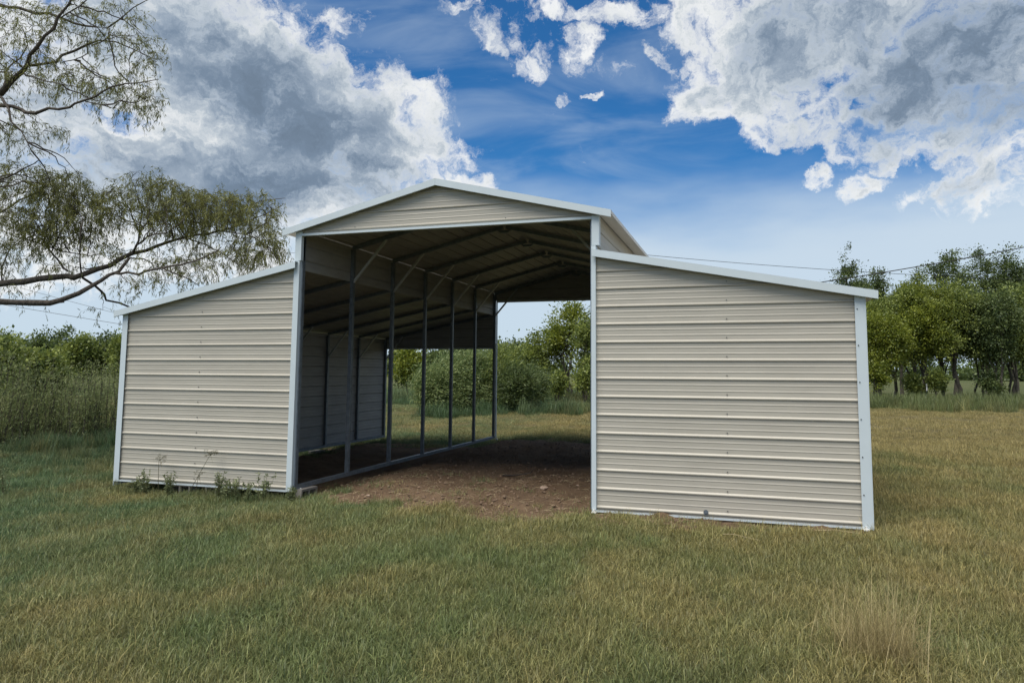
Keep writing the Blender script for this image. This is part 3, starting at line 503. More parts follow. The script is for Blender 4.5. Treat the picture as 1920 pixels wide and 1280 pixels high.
trim((WC+0.053, YF-0.037, -0.058), (XR-0.086, YF-0.029, -0.034), 'base_trim'); trim((-WLW+0.071, YF-0.037, -0.058), (-0.079, YF-0.029, -0.034), 'base_trim')
# frames
T = 0.06
NB = 6
for i in range(NB+1):
    y = 0.04+(LEN-0.08)*i/NB
    for x in (0.0, WC):
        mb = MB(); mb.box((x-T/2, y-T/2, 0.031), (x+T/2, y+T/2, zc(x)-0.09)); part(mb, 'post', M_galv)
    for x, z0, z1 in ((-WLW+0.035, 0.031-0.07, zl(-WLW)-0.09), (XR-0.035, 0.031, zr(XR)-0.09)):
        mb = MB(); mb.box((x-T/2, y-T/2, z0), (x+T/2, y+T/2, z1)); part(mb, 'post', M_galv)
    for sg in (-1, 1):
        xe = 2.195+sg*2.195
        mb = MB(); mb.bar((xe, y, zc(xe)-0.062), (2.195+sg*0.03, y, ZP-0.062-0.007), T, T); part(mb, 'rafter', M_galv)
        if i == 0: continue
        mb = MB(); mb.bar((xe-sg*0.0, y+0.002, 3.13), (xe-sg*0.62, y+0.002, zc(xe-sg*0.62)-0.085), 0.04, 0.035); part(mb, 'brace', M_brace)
    mb = MB()   # peak gusset
    v = [(2.195-0.13, y, ZP-0.125), (2.195+0.13, y, ZP-0.125), (2.195+0.07, y, ZP-0.175), (2.195-0.07, y, ZP-0.175)]
    mb.add([(a, y-0.034, c) for a, _, c in v]+[(a, y+0.034, c) for a, _, c in v], [(0, 1, 2, 3), (7, 6, 5, 4), (0, 4, 5, 1), (1, 5, 6, 2), (2, 6, 7, 3), (3, 7, 4, 0)]); part(mb, 'peak_plate', M_galv)
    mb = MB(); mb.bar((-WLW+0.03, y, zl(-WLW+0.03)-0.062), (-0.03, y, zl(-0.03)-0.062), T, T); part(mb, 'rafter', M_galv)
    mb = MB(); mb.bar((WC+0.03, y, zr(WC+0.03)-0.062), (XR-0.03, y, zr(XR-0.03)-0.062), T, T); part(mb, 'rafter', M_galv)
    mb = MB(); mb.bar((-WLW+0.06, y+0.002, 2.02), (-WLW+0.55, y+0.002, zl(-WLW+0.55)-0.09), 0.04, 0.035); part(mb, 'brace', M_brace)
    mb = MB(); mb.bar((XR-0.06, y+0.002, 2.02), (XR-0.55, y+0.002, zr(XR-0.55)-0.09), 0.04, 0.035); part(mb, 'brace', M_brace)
for x, dz in ((0.0, 0), (WC, 0), (-WLW+0.035, -0.07), (XR-0.035, 0)):
    mb = MB(); mb.box((x-T/2, 0.0, -0.03+dz), (x+T/2, LEN, 0.03+dz)); part(mb, 'base_rail', M_galv)
mb = MB(); mb.box((-WLW-0.01, 0.3, -0.02), (-WLW+0.003, LEN-0.3, 0.01)); 
for xa, xb in ((-WLW+0.07, -0.032), (WC+0.032, XR-0.07)):
    mb = MB(); mb.box((xa, 0.01, -0.03), (xb, 0.06, 0.03)); part(mb, 'base_rail', M_galv)
# screws
sm = MB(); sm.tube([(0, 0.004, 0), (0, -0.004, 0)], 0.0075, 6); screw_me = sm.mesh('screw'); screw_me.materials.append(M_screw)
def screw(x, y, z):
    o = bpy.data.objects.new('screw', screw_me); COL.objects.link(o); o.parent = barn; o.location = Vector((x, y, z))+OFF
for k in range(0, 13): screw(6.02+0.003*k, YF-0.006, k*RIB+0.045)
for k in range(0, 13): screw(-1.72, YF-0.006, k*RIB+0.045)
for k in range(6): screw(XR-0.06, YF-0.039, 0.32+k*0.42)
for k in range(2): screw(0.9+2.3*k, YF-0.006, 3.74)
screw(2.4, YF-0.006, 4.19)
# anchor plates at the feet
for ax, ay in ((WC+0.03, -0.075), (XR-0.05, -0.07), (0.05, 0.12), (0.06, LEN+0.03)):
    mb = MB(); g0 = float(gz(ax, ay)); mb.box((ax-0.03, ay-0.03, -0.064), (ax+0.03, ay+0.03, -0.05)); mb.tube([(ax, ay, -0.05), (ax, ay, -0.02)], 0.012, 6); part(mb, 'anchor', M_paint)
mb = MB(); mb.tube([(5.77, YF-0.022, 0.02), (5.77, YF-0.03, 0.02)], 0.03, 12); mb.tube([(5.77, YF-0.03, 0.02), (5.77, YF-0.038, 0.02)], 0.014, 8); part(mb, 'round_grommet', M_galv)

# ------------------------------------------------------------------ concrete blocks
def block(name, loc, rz, label):
    """8x8x16 block lying on its side, two cores running through"""
    W_, H_, L_ = 0.194, 0.194, 0.394; t = 0.032
    mb = MB()
    # plates: built along local X (length), cores run along local Y
    mb.box((-L_/2, -W_/2, -H_/2), (L_/2, W_/2, -H_/2+t)); mb.box((-L_/2, -W_/2, H_/2-t), (L_/2, W_/2, H_/2))
    for x0 in (-L_/2, -t/2, L_/2-t): mb.box((x0, -W_/2, -H_/2+t), (x0+t, W_/2, H_/2-t))
    o = mb.obj(name, M_block); o.location = loc; o.rotation_euler = (0.02, 0.015, rz)
    tag(o, label, 'cinder block', 'cinder blocks under the barn'); return o
block('cinder_block', (0.02, 0.24, -0.130), R(90), 'grey two-core cinder block under the rail at the left edge of the bare soil')
block('cinder_block', (-2.02, 0.12, -0.150), 0.0, 'cinder block half hidden in grass beneath the middle of the left front wall')
block('cinder_block', (-1.35, 0.12, -0.150), 0.0, 'cinder block in deep shade beneath the left front wall, right of another')
block('cinder_block', (-WLW+0.03, 5.35, -0.235), R(90), 'cinder block under the far side wall rail seen through the left bay')

# ------------------------------------------------------------------ soil crumbs, stones, sticks
n = 6500; cx_ = rng.uniform(0.05, WC+1.5, n*3); cy_ = -0.7+(LEN+0.8)*rng.uniform(0, 1, n*3)**1.5
keep = dirt(cx_, cy_) > 0.55; cx_, cy_ = cx_[keep][:n], cy_[keep][:n]
cs = 0.006+0.030*rng.uniform(0, 1, len(cx_))**4
ico = np.array([(1, 0, 0), (-1, 0, 0), (0, 1, 0), (0, -1, 0), (0, 0, 1), (0, 0, -1)], float); icf = [(0, 2, 4), (2, 1, 4), (1, 3, 4), (3, 0, 4), (2, 0, 5), (1, 2, 5), (3, 1, 5), (0, 3, 5)]
mb = MB()
for x, y, s_ in zip(cx_, cy_, cs):
    v = ico*s_*rng.uniform(0.6, 1.3, (6, 3)); a = rng.uniform(0, 6.3); c, s2 = math.cos(a), math.sin(a)
    v = np.stack([v[:, 0]*c-v[:, 1]*s2, v[:, 0]*s2+v[:, 1]*c, v[:, 2]*0.8], 1); mb.add(v+(x, y, float(gz(x, y))+s_*0.2), icf)
M_clod = mat('soil_crumb', (0.17, 0.115, 0.075), 0.95, noise=(5, 0.5))
tag(mb.obj('soil_crumbs', M_clod), 'loose crumbs of dark soil scattered over the barn floor', kind='stuff')
k = 900; sx_ = rng.uniform(0.1, WC+1.2, k*2); sy_ = -0.9+3.6*rng.uniform(0, 1, k*2)**1.4; kk = dirt(sx_, sy_) > 0.3; sx_, sy_ = sx_[kk][:k], sy_[kk][:k]
mb = MB()
for x, y in zip(sx_, sy_):
    a = rng.uniform(0, 6.28); L = rng.uniform(0.04, 0.16); z = float(gz(x, y)); dx, dy = math.cos(a)*L, math.sin(a)*L; c = rng.normal()*0.02
    mb.tube([(x, y, z+0.004), (x+dx*0.5-dy*c*4, y+dy*0.5+dx*c*4, z+0.012+abs(rng.normal())*0.01), (x+dx, y+dy, float(gz(x+dx, y+dy))+0.006)], 0.0018, 3, cap=False)
tag(mb.obj('loose_straw', M_straw), 'loose bits of pale straw lying on the front of the bare soil', kind='stuff')
def stone(x, y, s_, label):
    k = 26; v = []; th = rng.uniform(0, 6.28, k); ph = np.arccos(rng.uniform(-1, 1, k))
    import bmesh
    bm = bmesh.new()
    for a, p_ in zip(th, ph): bm.verts.new((math.cos(a)*math.sin(p_)*s_, math.sin(a)*math.sin(p_)*s_*0.7, math.cos(p_)*s_*0.5))
    r_ = bmesh.ops.convex_hull(bm, input=bm.verts); me = bpy.data.meshes.new('stone'); bm.to_mesh(me); bm.free()
    o = link_mesh('stone', me, M_stone); o.location = (x, y, float(gz(x, y))+s_*0.15); tag(o, label, 'stone', 'stones on the bare soil')
stone(3.40, 1.25, 0.075, 'pale flat stone on the sunlit soil right of the middle of the bay')
stone(1.23, -0.02, 0.035, 'small pale pebble at the left front edge of the bare soil')
stone(3.75, 1.9, 0.03, 'small stone on brown soil a little behind the pale flat stone')
def stick(pts, r_, label, m=M_stick):
    mb = MB(); P_ = [(x, y, float(gz(x, y))+dz) for x, y, dz in pts]; mb.tube(P_, np.linspace(r_, r_*0.4, len(P_)), 5); o = mb.obj('stick', m); tag(o, label, 'stick'); return o
stick([(2.35, 2.42, 0.02), (2.55, 2.5, 0.035), (2.78, 2.62, 0.06), (2.8, 2.75, 0.09)], 0.016, 'short dark stick lying on the soil in the middle of the bay')
stick([(6.0, -1.15, 0.06), (6.1, -1.2, 0.075), (6.22, -1.28, 0.07), (6.36, -1.3, 0.05)], 0.003, 'thin pale dead stem lying on the grass before the right wall', M_straw)
stick([(6.95, -0.42, 0.03), (7.15, -0.4, 0.05), (7.4, -0.45, 0.03)], 0.008, 'pale bent stem by the foot of the right corner trim', M_straw)

# ------------------------------------------------------------------ trees
def leaves_obj(name, V, tint, m, parent):
    me = quads_mesh(name, V, tint); return link_mesh(name, me, m, parent)
# willow with long limbs reaching in from the left
base = Vector(WILLOW_LIMBS[0][0][:3]); base.z = float(gz(base.x, base.y))-0.05
willow = empty('willow_tree', base); tag(willow, 'large willow reaching in from the left with bare dark limbs and narrow drooping leaves', 'tree')
def resample(P_, rad, step):
    P_ = np.asarray(P_, float); rad = np.asarray(rad, float); out = [P_[0]]; ro = [rad[0]]
    n_ = len(P_)
    for i in range(n_-1):
        p0, p1, p2, p3 = P_[max(i-1, 0)], P_[i], P_[i+1], P_[min(i+2, n_-1)]
        k = max(1, int(np.linalg.norm(p2-p1)/step))
        for j in range(1, k+1):
            t = j/k; out.append(0.5*((2*p1)+(-p0+p2)*t+(2*p0-5*p1+4*p2-p3)*t*t+(-p0+3*p1-3*p2+p3)*t**3)); ro.append(rad[i]*(1-t)+rad[i+1]*t)
    return np.array(out), np.array(ro)
nodes = []; wmb = MB(); smb = []
for li, L in enumerate(WILLOW_LIMBS):
    P_ = np.array([p[:3] for p in L]); rr = np.array([p[3] for p in L])
    if li == 0: P_[0] = (base.x, base.y, base.z); rr = np.maximum(rr, 0.02)
    Q_, ro = resample(P_, rr, 0.22)
    jit = rng.normal(size=Q_.shape)*np.minimum(0.028, ro[:, None]*0.9); jit[0] = 0; Q_ = Q_+jit
    mb = MB(); mb.tube(Q_-np.array(base), 1.12*ro*rng.uniform(0.92, 1.08, len(ro)), 8 if rr[0] > 0.04 else 5)
    o = mb.obj('trunk' if li == 0 else 'limb', M_bark, willow, smooth=True)
    for q, r_ in zip(Q_, ro):
        if r_ < 0.06: nodes.append(q)
nodes = np.array(nodes)
g2 = np.random.default_rng(11); bmb = MB()
fwd = np.array([Fv.x, Fv.y, 0]); rgt = np.array([rv.x, rv.y, 0])
for pas, per_ in ((0, 9.0), (1, 3.6)):          # boughs first, then branchlets that spring from them
    new = []
    for (x, y, z, rx, rz_, nt_) in WILLOW_LOBES:
        for _ in range(max(1, int(nt_/per_))):
            v = unit(g2.normal(size=3))*g2.uniform(0.2, 0.9); tgt = np.array([x, y, z])+rgt*v[0]*rx+np.array([0, 0, 1])*v[2]*rz_+fwd*v[1]*(0.4+0.6*rx)
            dd = np.linalg.norm(nodes-tgt, axis=1)*(0.8+0.5*g2.uniform(0, 1, len(nodes))); st = nodes[int(dd.argmin())]; d = tgt-st; Ln = np.linalg.norm(d)
            if Ln < 0.25: continue
            t = np.linspace(0, 1, 9)[:, None]; bow = unit(g2.normal(size=3)+np.array([0, 0, 0.5]))*0.16*Ln; C_ = st+d*t+bow*np.sin(t*math.pi); C_[1:-1] += g2.normal(size=(7, 3))*0.022*min(Ln, 1.5)
            r0 = (0.008+0.007*min(Ln, 2))*(1 if pas == 0 else 0.6); bmb.tube(C_-np.array(base), np.linspace(r0, r0*0.3, 9), 4, cap=False); new.append(C_[2:])
    nodes = np.concatenate([nodes]+new)
bmb.obj('branchlet', M_bark, willow)['kind'] = 'stuff'
tw = MB(); LC = []; LD = []; LT = []
for (x, y, z, rx, rz_, nt_) in WILLOW_LOBES:
    lob_t = g2.uniform(-0.1, 0.1)
    for _ in range(int(nt_*(1.9 if z < 5.9 else 1.35))):
        v = unit(g2.normal(size=3))*g2.uniform(0.1, 1)**(1/2.2)
        tgt = np.array([x, y, z])+rgt*v[0]*rx+np.array([0, 0, 1])*v[2]*rz_+fwd*v[1]*(0.5+0.6*rx)
        dd = np.linalg.norm(nodes-tgt, axis=1)+0.25*g2.uniform(0, 1, len(nodes)); k = int(dd.argmin()); st = nodes[k]
        d = tgt-st; Ln = np.linalg.norm(d); 
        if Ln < 0.15: tgt = st+unit(g2.normal(size=3))*0.3; d = tgt-st; Ln = 0.3
        mid = st+d*0.5+np.array([0, 0, 0.10*Ln])+g2.normal(size=3)*0.06*Ln
        end = tgt+np.array([0, 0, -0.08])
        ns = 7; t = np.linspace(0, 1, ns)[:, None]; C_ = (1-t)**2*st+2*t*(1-t)*mid+t*t*end
        C_[1:-1] += g2.normal(size=(ns-2, 3))*0.02
        # drooping tip
        tipd = unit(unit(d)*0.6+np.array([0, 0, -0.6])+g2.normal(size=3)*0.35); C_ = np.vstack([C_, C_[-1]+tipd*g2.uniform(0.08, 0.22), C_[-1]+tipd*0.15+np.array([0, 0, -g2.uniform(0.08, 0.25)])])
        tw.tube(C_-np.array(base), np.linspace(0.0030+0.002*min(Ln, 1.5), 0.0014, len(C_)), 3, cap=False)
        nl = int(g2.integers(16, 27)); 
        lo_ = 0.35 if Ln < 1 else 1-0.65/Ln
        tt = g2.uniform(lo_, 1, nl)*(len(C_)-1); i0 = np.minimum(tt.astype(int), len(C_)-2); fr = (tt-i0)[:, None]
        pos = C_[i0]*(1-fr)+C_[i0+1]*fr+g2.normal(size=(nl, 3))*0.02; td = unit(C_[i0+1]-C_[i0])
        LC.append(pos); LD.append(td*0.55+np.array([0, 0, -0.55])+g2.normal(size=(nl, 3))*0.42); LT.append(np.clip(g2.beta(2, 3, nl)+lob_t, 0, 1))
tw.obj('twig', M_bark, willow)['kind'] = 'stuff'
LC = np.concatenate(LC)-np.array(base); LD = np.concatenate(LD); LT = np.concatenate(LT)
V = leaf_quads(LC, LD, g2.uniform(0.07, 0.14, len(LC)), g2.uniform(0.011, 0.019, len(LC)), g2)
leaves_obj('foliage', V, LT, L_willow, willow)['kind'] = 'stuff'

def crown_leaves(lobes, n_clump, per, size, g, droop=0.0, clump_r=0.4, squash=0.75, wind=None, narrow=0.62):
    Cs, Ds, Ts, Ls = [], [], [], []
    vol = np.array([l[3]*l[4]*l[5] for l in lobes])**0.7; pr = vol/vol.sum()
    for _ in range(n_clump):
        l = lobes[int(g.choice(len(lobes), p=pr))]
        v = unit(g.normal(size=3)); v[2] = abs(v[2]) if g.uniform() < 0.35 else v[2]
        rad = g.uniform(0.3, 1.05)**0.6*(1.0 if g.uniform() < 0.85 else g.uniform(1.0, 1.3))
        c = np.array(l[:3])+v*np.array(l[3:6])*rad
        m = int(per*g.uniform(0.4, 1.5)); cr_ = clump_r*g.uniform(0.5, 1.3)
        q = g.normal(size=(m, 3))*cr_*np.array([0.55, 0.55, 0.55*squash])+np.outer(g.normal(size=m), v)*cr_*0.55
        if wind is not None: q = q + np.outer(g.uniform(-1, 1, m), np.array(wind))*cr_
        Cs.append(c+q); dd = unit(q)*0.4+v*0.5+g.normal(size=(m, 3))*0.6+np.array([0, 0, -droop])
        if wind is not None: dd = dd+np.array(wind)*1.2
        Ds.append(dd); ct = g.uniform(-0.34, 0.30); Ts.append(np.clip(g.beta(2, 2.4, m)+ct, 0, 1)); Ls.append(size*g.uniform(0.6, 1.4, m))
    C_, D_, T_, L_ = map(np.concatenate, (Cs, Ds, Ts, Ls))
    return leaf_quads(C_, D_, L_, L_*narrow, g), T_
def make_tree(name, spec, seed, m, label, group, n_clump=110, per=45, size=0.2, clump_r=0.5, trunks=1, droop=0.1, cat='tree', wind=None, narrow=0.62, lean=0.0, lobes_n=7, sparse=False):
    x, y, ztop, hw, zbot = spec; g = np.random.default_rng(seed); z0 = float(gz(x, y))-0.05
    root = empty(name, (x, y, z0)); tag(root, label, cat, group)
    H = ztop-z0; zb = max(zbot-z0, 0.15); ch = H-zb
    lobes = [(0, 0, zb+ch*0.52, hw*0.72, hw*0.72, ch*0.46)]
    for k in range(lobes_n):
        a = g.uniform(0, 6.28); rr = hw*g.uniform(0.35, 0.62); hz = zb+ch*g.uniform(0.12, 0.82); s_ = g.uniform(0.28, 0.48)
        lobes.append((math.cos(a)*rr, math.sin(a)*rr, hz, hw*s_, hw*s_, min(ch*0.3, hw*s_*1.1)))
    tp = (g.uniform(-0.3, 0.3)*hw, g.uniform(-0.3, 0.3)*hw); lobes.append((tp[0], tp[1], H-ch*0.16, hw*0.3, hw*0.3, ch*0.16))
    tb = MB()
    for t in range(trunks):
        a = g.uniform(0, 6.28); b0 = np.array([math.cos(a), math.sin(a), 0])*(0.12*hw if trunks > 1 else 0.0)
        tr_ = max(0.05, H*0.017)*(0.7 if trunks > 1 else 1)
        top = np.array([b0[0]*3+g.normal()*0.1*hw, b0[1]*3+g.normal()*0.1*hw, zb+ch*0.7]); n_ = 8; s_ = np.linspace(0, 1, n_)[:, None]
        C_ = b0*(1-s_)+top*s_+np.array([1, 0.4, 0])*lean*s_**2*H; C_[1:-1, :2] += g.normal(size=(n_-2, 2))*0.03*H*0.5
        tb.tube(C_, np.linspace(tr_, tr_*0.3, n_), 7)
        for l in lobes[1:]:
            if g.uniform() < (0.6 if trunks > 1 else 1.0):
                i0 = int(g.integers(2, n_-2)); st = C_[i0]; en = np.array(l[:3])+g.normal(size=3)*0.1*hw; s4 = np.linspace(0, 1, 6)[:, None]
                B_ = st+(en-st)*s4; B_[1:-1] += g.normal(size=(4, 3))*0.04*hw; B_[:, 2] += (np.sin(s4[:, 0]*math.pi)*0.05*hw)
                tb.tube(B_, np.linspace(tr_*0.45, tr_*0.1, 6), 5)
                for _ in range(3):
                    e2 = en+unit(g.normal(size=3))*l[3]*0.9; tb.tube([B_[3], (B_[3]+e2)/2+g.normal(size=3)*0.05*hw, e2], [tr_*0.2, tr_*0.12, tr_*0.04], 4)
    tb.obj('trunk', M_bark2, root)
    V, T_ = crown_leaves(lobes, n_clump, per, size, g, droop, clump_r, wind=wind, narrow=narrow)
    leaves_obj('crown', V, T_, m, root)['kind'] = 'stuff'
    return root

RF = ['bright green tree close to the right corner of the barn, low sunny boughs', 'leafy green tree second from the barn corner in the right-hand row', 'rounded bright green tree, third along the row on the right', 'green tree with forked dark trunk behind the white-tipped fence post', 'small green tree just right of the white-tipped fence post', 'broad green tree with thick dark trunk in the middle of the right row', 'short dark green tree right of the thick dark trunk', 'dark green tree second from the right edge of the photo', 'dark green tree at the right edge of the photo', 'tree cut off by the right edge of the photo']
for i, s_ in enumerate(RIGHT_FRONT):
    make_tree('field_tree', s_, 100+i, [L_yellow, L_green, L_green, L_yellow, L_green, L_green, L_green, L_dark, L_green, L_green][i], RF[i], 'row of trees on the right of the field', n_clump=340, per=95, size=0.125, clump_r=0.46, trunks=[3, 1, 2, 2, 1, 1, 2, 2, 3, 1][i], lobes_n=9)
RB = ['tall dark tree rising just past the right end of the barn roof', 'dark tree crown standing left of the gap in the tall row', 'low dark tree filling the gap in the tall back row on the right', 'dark green tree behind the row, right of the sky gap', 'thin airy tree top touching the power line on the right', 'tall sparse dark tree with sky showing through near the right edge', 'tall dark tree behind the right end of the row', 'tall tree beyond the right edge of the back row']
for i, s_ in enumerate(RIGHT_BACK):
    make_tree('tall_tree', s_, 200+i, L_dark, RB[i], 'taller trees behind the right row', n_clump=[200, 170, 150, 190, 150, 150, 220, 200][i], per=85, size=0.15, clump_r=0.46, trunks=1, lobes_n=9)
RM = ['broad light green tree framed between rear opening and right wall', 'green tree left of the broad tree seen through the barn', 'green tree touching the edge of the right front wall, seen through the bay', 'green tree half hidden behind the right front wall', 'low green tree behind the wind-blown willow bushes']
for i, s_ in enumerate(REAR_MID):
    make_tree('field_tree', s_, 300+i, [L_yellow, L_green, L_green, L_green, L_green][i], RM[i], 'trees seen through the barn', n_clump=[150, 90, 90, 110, 90][i], per=70, size=0.14, clump_r=0.4, trunks=[3, 2, 2, 1, 2][i], lobes_n=8)
make_tree('field_tree', SMALL[0], 350, L_yellow, 'small round yellow-green tree standing alone, seen through the left bay', 'trees seen through the barn', n_clump=130, per=42, size=0.18, clump_r=0.35, lobes_n=5)
RFL = ['dark far tree just right of the left bay back post', 'dark far tree between the small yellow-green tree and the bushes', 'dark far tree behind the left end of the bushes', 'dark far tree above the middle of the bushes', 'dark far tree above the bushes beside the rear corner post', 'dark far tree right of the rear corner post']
for i, s_ in enumerate(REAR_FAR):
    make_tree('far_tree', s_, 400+i, L_dark, RFL[i], 'dark far trees seen through the barn', n_clump=110, per=40, size=0.3, clump_r=0.6, trunks=1, lobes_n=7)
RBU = ['leftmost wind-blown willow bush behind the barn, low and pale', 'pale green wind-blown willow bush second from the left behind the barn', 'tall silvery wind-blown bush in the middle of the clump behind the barn', 'dense wind-blown bush just left of the rear corner post', 'low dark green bush just right of the rear corner post', 'small dark bush at the right end of the clump behind the barn']
for i, s_ in enumerate(REAR_BUSH):
    make_tree('willow_bush', s_, 500+i, [L_bush, L_bush, L_bush, L_green, L_dark, L_dark][i], RBU[i], 'wind-blown bushes behind the barn', n_clump=220, per=80, size=0.14, clump_r=0.32, trunks=4, cat='bush', wind=(0.75, 0.1, 0.28), narrow=0.22, lobes_n=8)
LF = ['far dark tree beyond the left edge of the thicket', 'far dark tree at the left edge of the photo', 'far dark tree left of the tall grey-twigged tree', 'tall grey-twigged sparse tree above the far left wood', 'far dark tree just right of the grey-twigged tree', 'far dark tree between the grey-twigged tree and the barn wall', 'far dark tree beside the left corner of the barn', 'far dark tree partly hidden by the left wall of the barn']
for i, s_ in enumerate(LEFT_FAR):
    make_tree('far_tree', s_, 600+i, [L_dark, L_green, L_dark, L_dark, L_green, L_dark, L_green, L_dark][i], LF[i], 'far trees on the left', n_clump=130 if i != 3 else 80, per=60, size=0.2, clump_r=0.5, trunks=1, lobes_n=8)
LM = ['light green tree off the left edge behind the thicket', 'light green feathery tree behind the thicket at the left edge', 'lower light green tree behind the thicket, right of its taller neighbour']
for i, s_ in enumerate(LEFT_MID):
    make_tree('young_tree', s_, 650+i, L_green, LM[i], 'young trees behind the thicket', n_clump=170, per=50, size=0.17, clump_r=0.4, trunks=3, lobes_n=7)

# undergrowth saplings at the foot of the rows
UG = ['low leafy sapling at the foot of the row, nearest the barn corner', 'bright leafy sapling under the second tree of the right row', 'thin sapling left of the white-tipped fence post', 'leafy sapling between the white-tipped post and the thick dark trunk', 'low sapling at the foot of the thick dark trunk', 'bushy sapling right of the thick dark trunk', 'dark sapling low at the right end of the row', 'dark bushy sapling by the right edge of the photo', 'sapling under the broad light green tree seen through the barn', 'sapling left of the fence posts seen through the barn', 'sapling by the edge of the right front wall, seen through the bay', 'low dark sapling between the bushes and the broad light green tree']
for i, s_ in enumerate(UNDER):
    if i in (1, 4, 5, 7, 9): continue
    make_tree('sapling', s_, 800+i, [L_yellow, L_yellow, L_green, L_green, L_green, L_dark, L_dark, L_dark, L_green, L_green, L_green, L_dark][i], UG[i], 'saplings under the tree rows', n_clump=80, per=45, size=0.13, clump_r=0.28, trunks=3, lobes_n=4, cat='sapling')

# thicket of upright willow shoots on the left
def make_shoots(spec, seed, label):
    x, y, ztop, hw, zb = spec; g = np.random.default_rng(seed); z0 = float(gz(x, y))-0.03; H = ztop-z0
    root = empty('willow_shrub', (x, y, z0)); tag(root, label, 'shrub', 'thicket of upright shrubs on the left')
    mb = MB(); Cs, Ds = [], []
    for _ in range(int(g.integers(18, 30))):
        b0 = np.array([*g.normal(size=2)*hw*0.75, 0]); h = H*g.uniform(0.45, 1.04); lean = g.normal(size=2)*0.10*h+np.array([0.05*h, 0])
        s_ = np.linspace(0, 1, 7)[:, None]; C_ = b0+np.hstack([lean*s_**1.6, h*s_]); C_[1:, :2] += g.normal(size=(6, 2))*0.02
        mb.tube(C_, np.linspace(0.011, 0.003, 7), 4, cap=False)
        nl = 95; t = g.uniform(0.06, 1, nl)*6; i0 = np.minimum(t.astype(int), 5); fr = (t-i0)[:, None]
        p = C_[i0]*(1-fr)+C_[i0+1]*fr+g.normal(size=(nl, 3))*np.array([0.11, 0.11, 0.05]); Cs.append(p); Ds.append(g.normal(size=(nl, 3))*0.5+np.array([0.25, 0, 0.75]))
    mb.obj('stem', M_bark2, root)['kind'] = 'stuff'
    C_ = np.concatenate(Cs); V = leaf_quads(C_, np.concatenate(Ds), g.uniform(0.06, 0.12, len(C_)), g.uniform(0.012, 0.022, len(C_)), g)
    leaves_obj('foliage', V, np.clip(g.beta(2, 2.2, len(C_)), 0, 1), L_thicket, root)['kind'] = 'stuff'
TH = ['upright shrub left of the frame edge', 'upright shrub just outside the left edge', 'tall upright shrub at the left edge with dark bare stems', 'tall upright shrub with dark stems, second from the left edge', 'upright shrub third from the left edge of the thicket', 'upright shrub in the left middle of the thicket', 'upright shrub under the grey-twigged far tree', 'upright shrub right of the thicket middle, slightly nearer', 'upright shrub fourth from the barn wall', 'upright shrub third from the barn wall', 'upright shrub second from the barn wall', 'upright shrub next to the left wall of the barn', 'upright shrub partly hidden by the left wall of the barn']
for i, s_ in enumerate(THICKET): make_shoots(s_, 700+i, TH[i])

# ------------------------------------------------------------------ grass
def tuft_mesh(name, seed, nb=44, rad=0.13, h=(0.045, 0.11), w=0.0036, lay=0.9):
    g = np.random.default_rng(seed); Vs = []; Fs = []; Ts = []; n_ = 0
    for _ in range(nb):
        a = g.uniform(0, 6.28); r_ = rad*math.sqrt(g.uniform()); p = np.array([math.cos(a)*r_, math.sin(a)*r_, -0.008]); L = g.uniform(*h)
        d = g.uniform(0, 6.28); dh = np.array([math.cos(d), math.sin(d), 0]); b_ = lay*g.uniform(0.2, 1.3); sd_ = np.array([-dh[1], dh[0], 0]); tw_ = g.normal()*0.5; sd_ = sd_*math.cos(tw_)+dh*math.sin(tw_)
        pts = []; q = p.copy(); ang = b_*0.35
        for k in range(4):
            pts.append(q.copy()); q = q+(np.array([0, 0, 1])*math.cos(ang)+dh*math.sin(ang))*L/3; ang += b_*0.45
        ww = w*g.uniform(0.6, 1.3)
        v = [pts[0]-sd_*ww/2, pts[0]+sd_*ww/2, pts[1]-sd_*ww/2, pts[1]+sd_*ww/2, pts[2]-sd_*ww*0.35, pts[2]+sd_*ww*0.35, pts[3]]
        Vs += [tuple(x) for x in v]; Fs += [(n_, n_+1, n_+3, n_+2), (n_+2, n_+3, n_+5, n_+4), (n_+4, n_+5, n_+6)]; n_ += 7
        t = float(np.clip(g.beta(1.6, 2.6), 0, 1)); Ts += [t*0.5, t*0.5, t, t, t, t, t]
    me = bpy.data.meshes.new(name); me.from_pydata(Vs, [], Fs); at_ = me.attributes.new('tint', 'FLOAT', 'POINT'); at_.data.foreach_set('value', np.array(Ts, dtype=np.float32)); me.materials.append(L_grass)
    return me
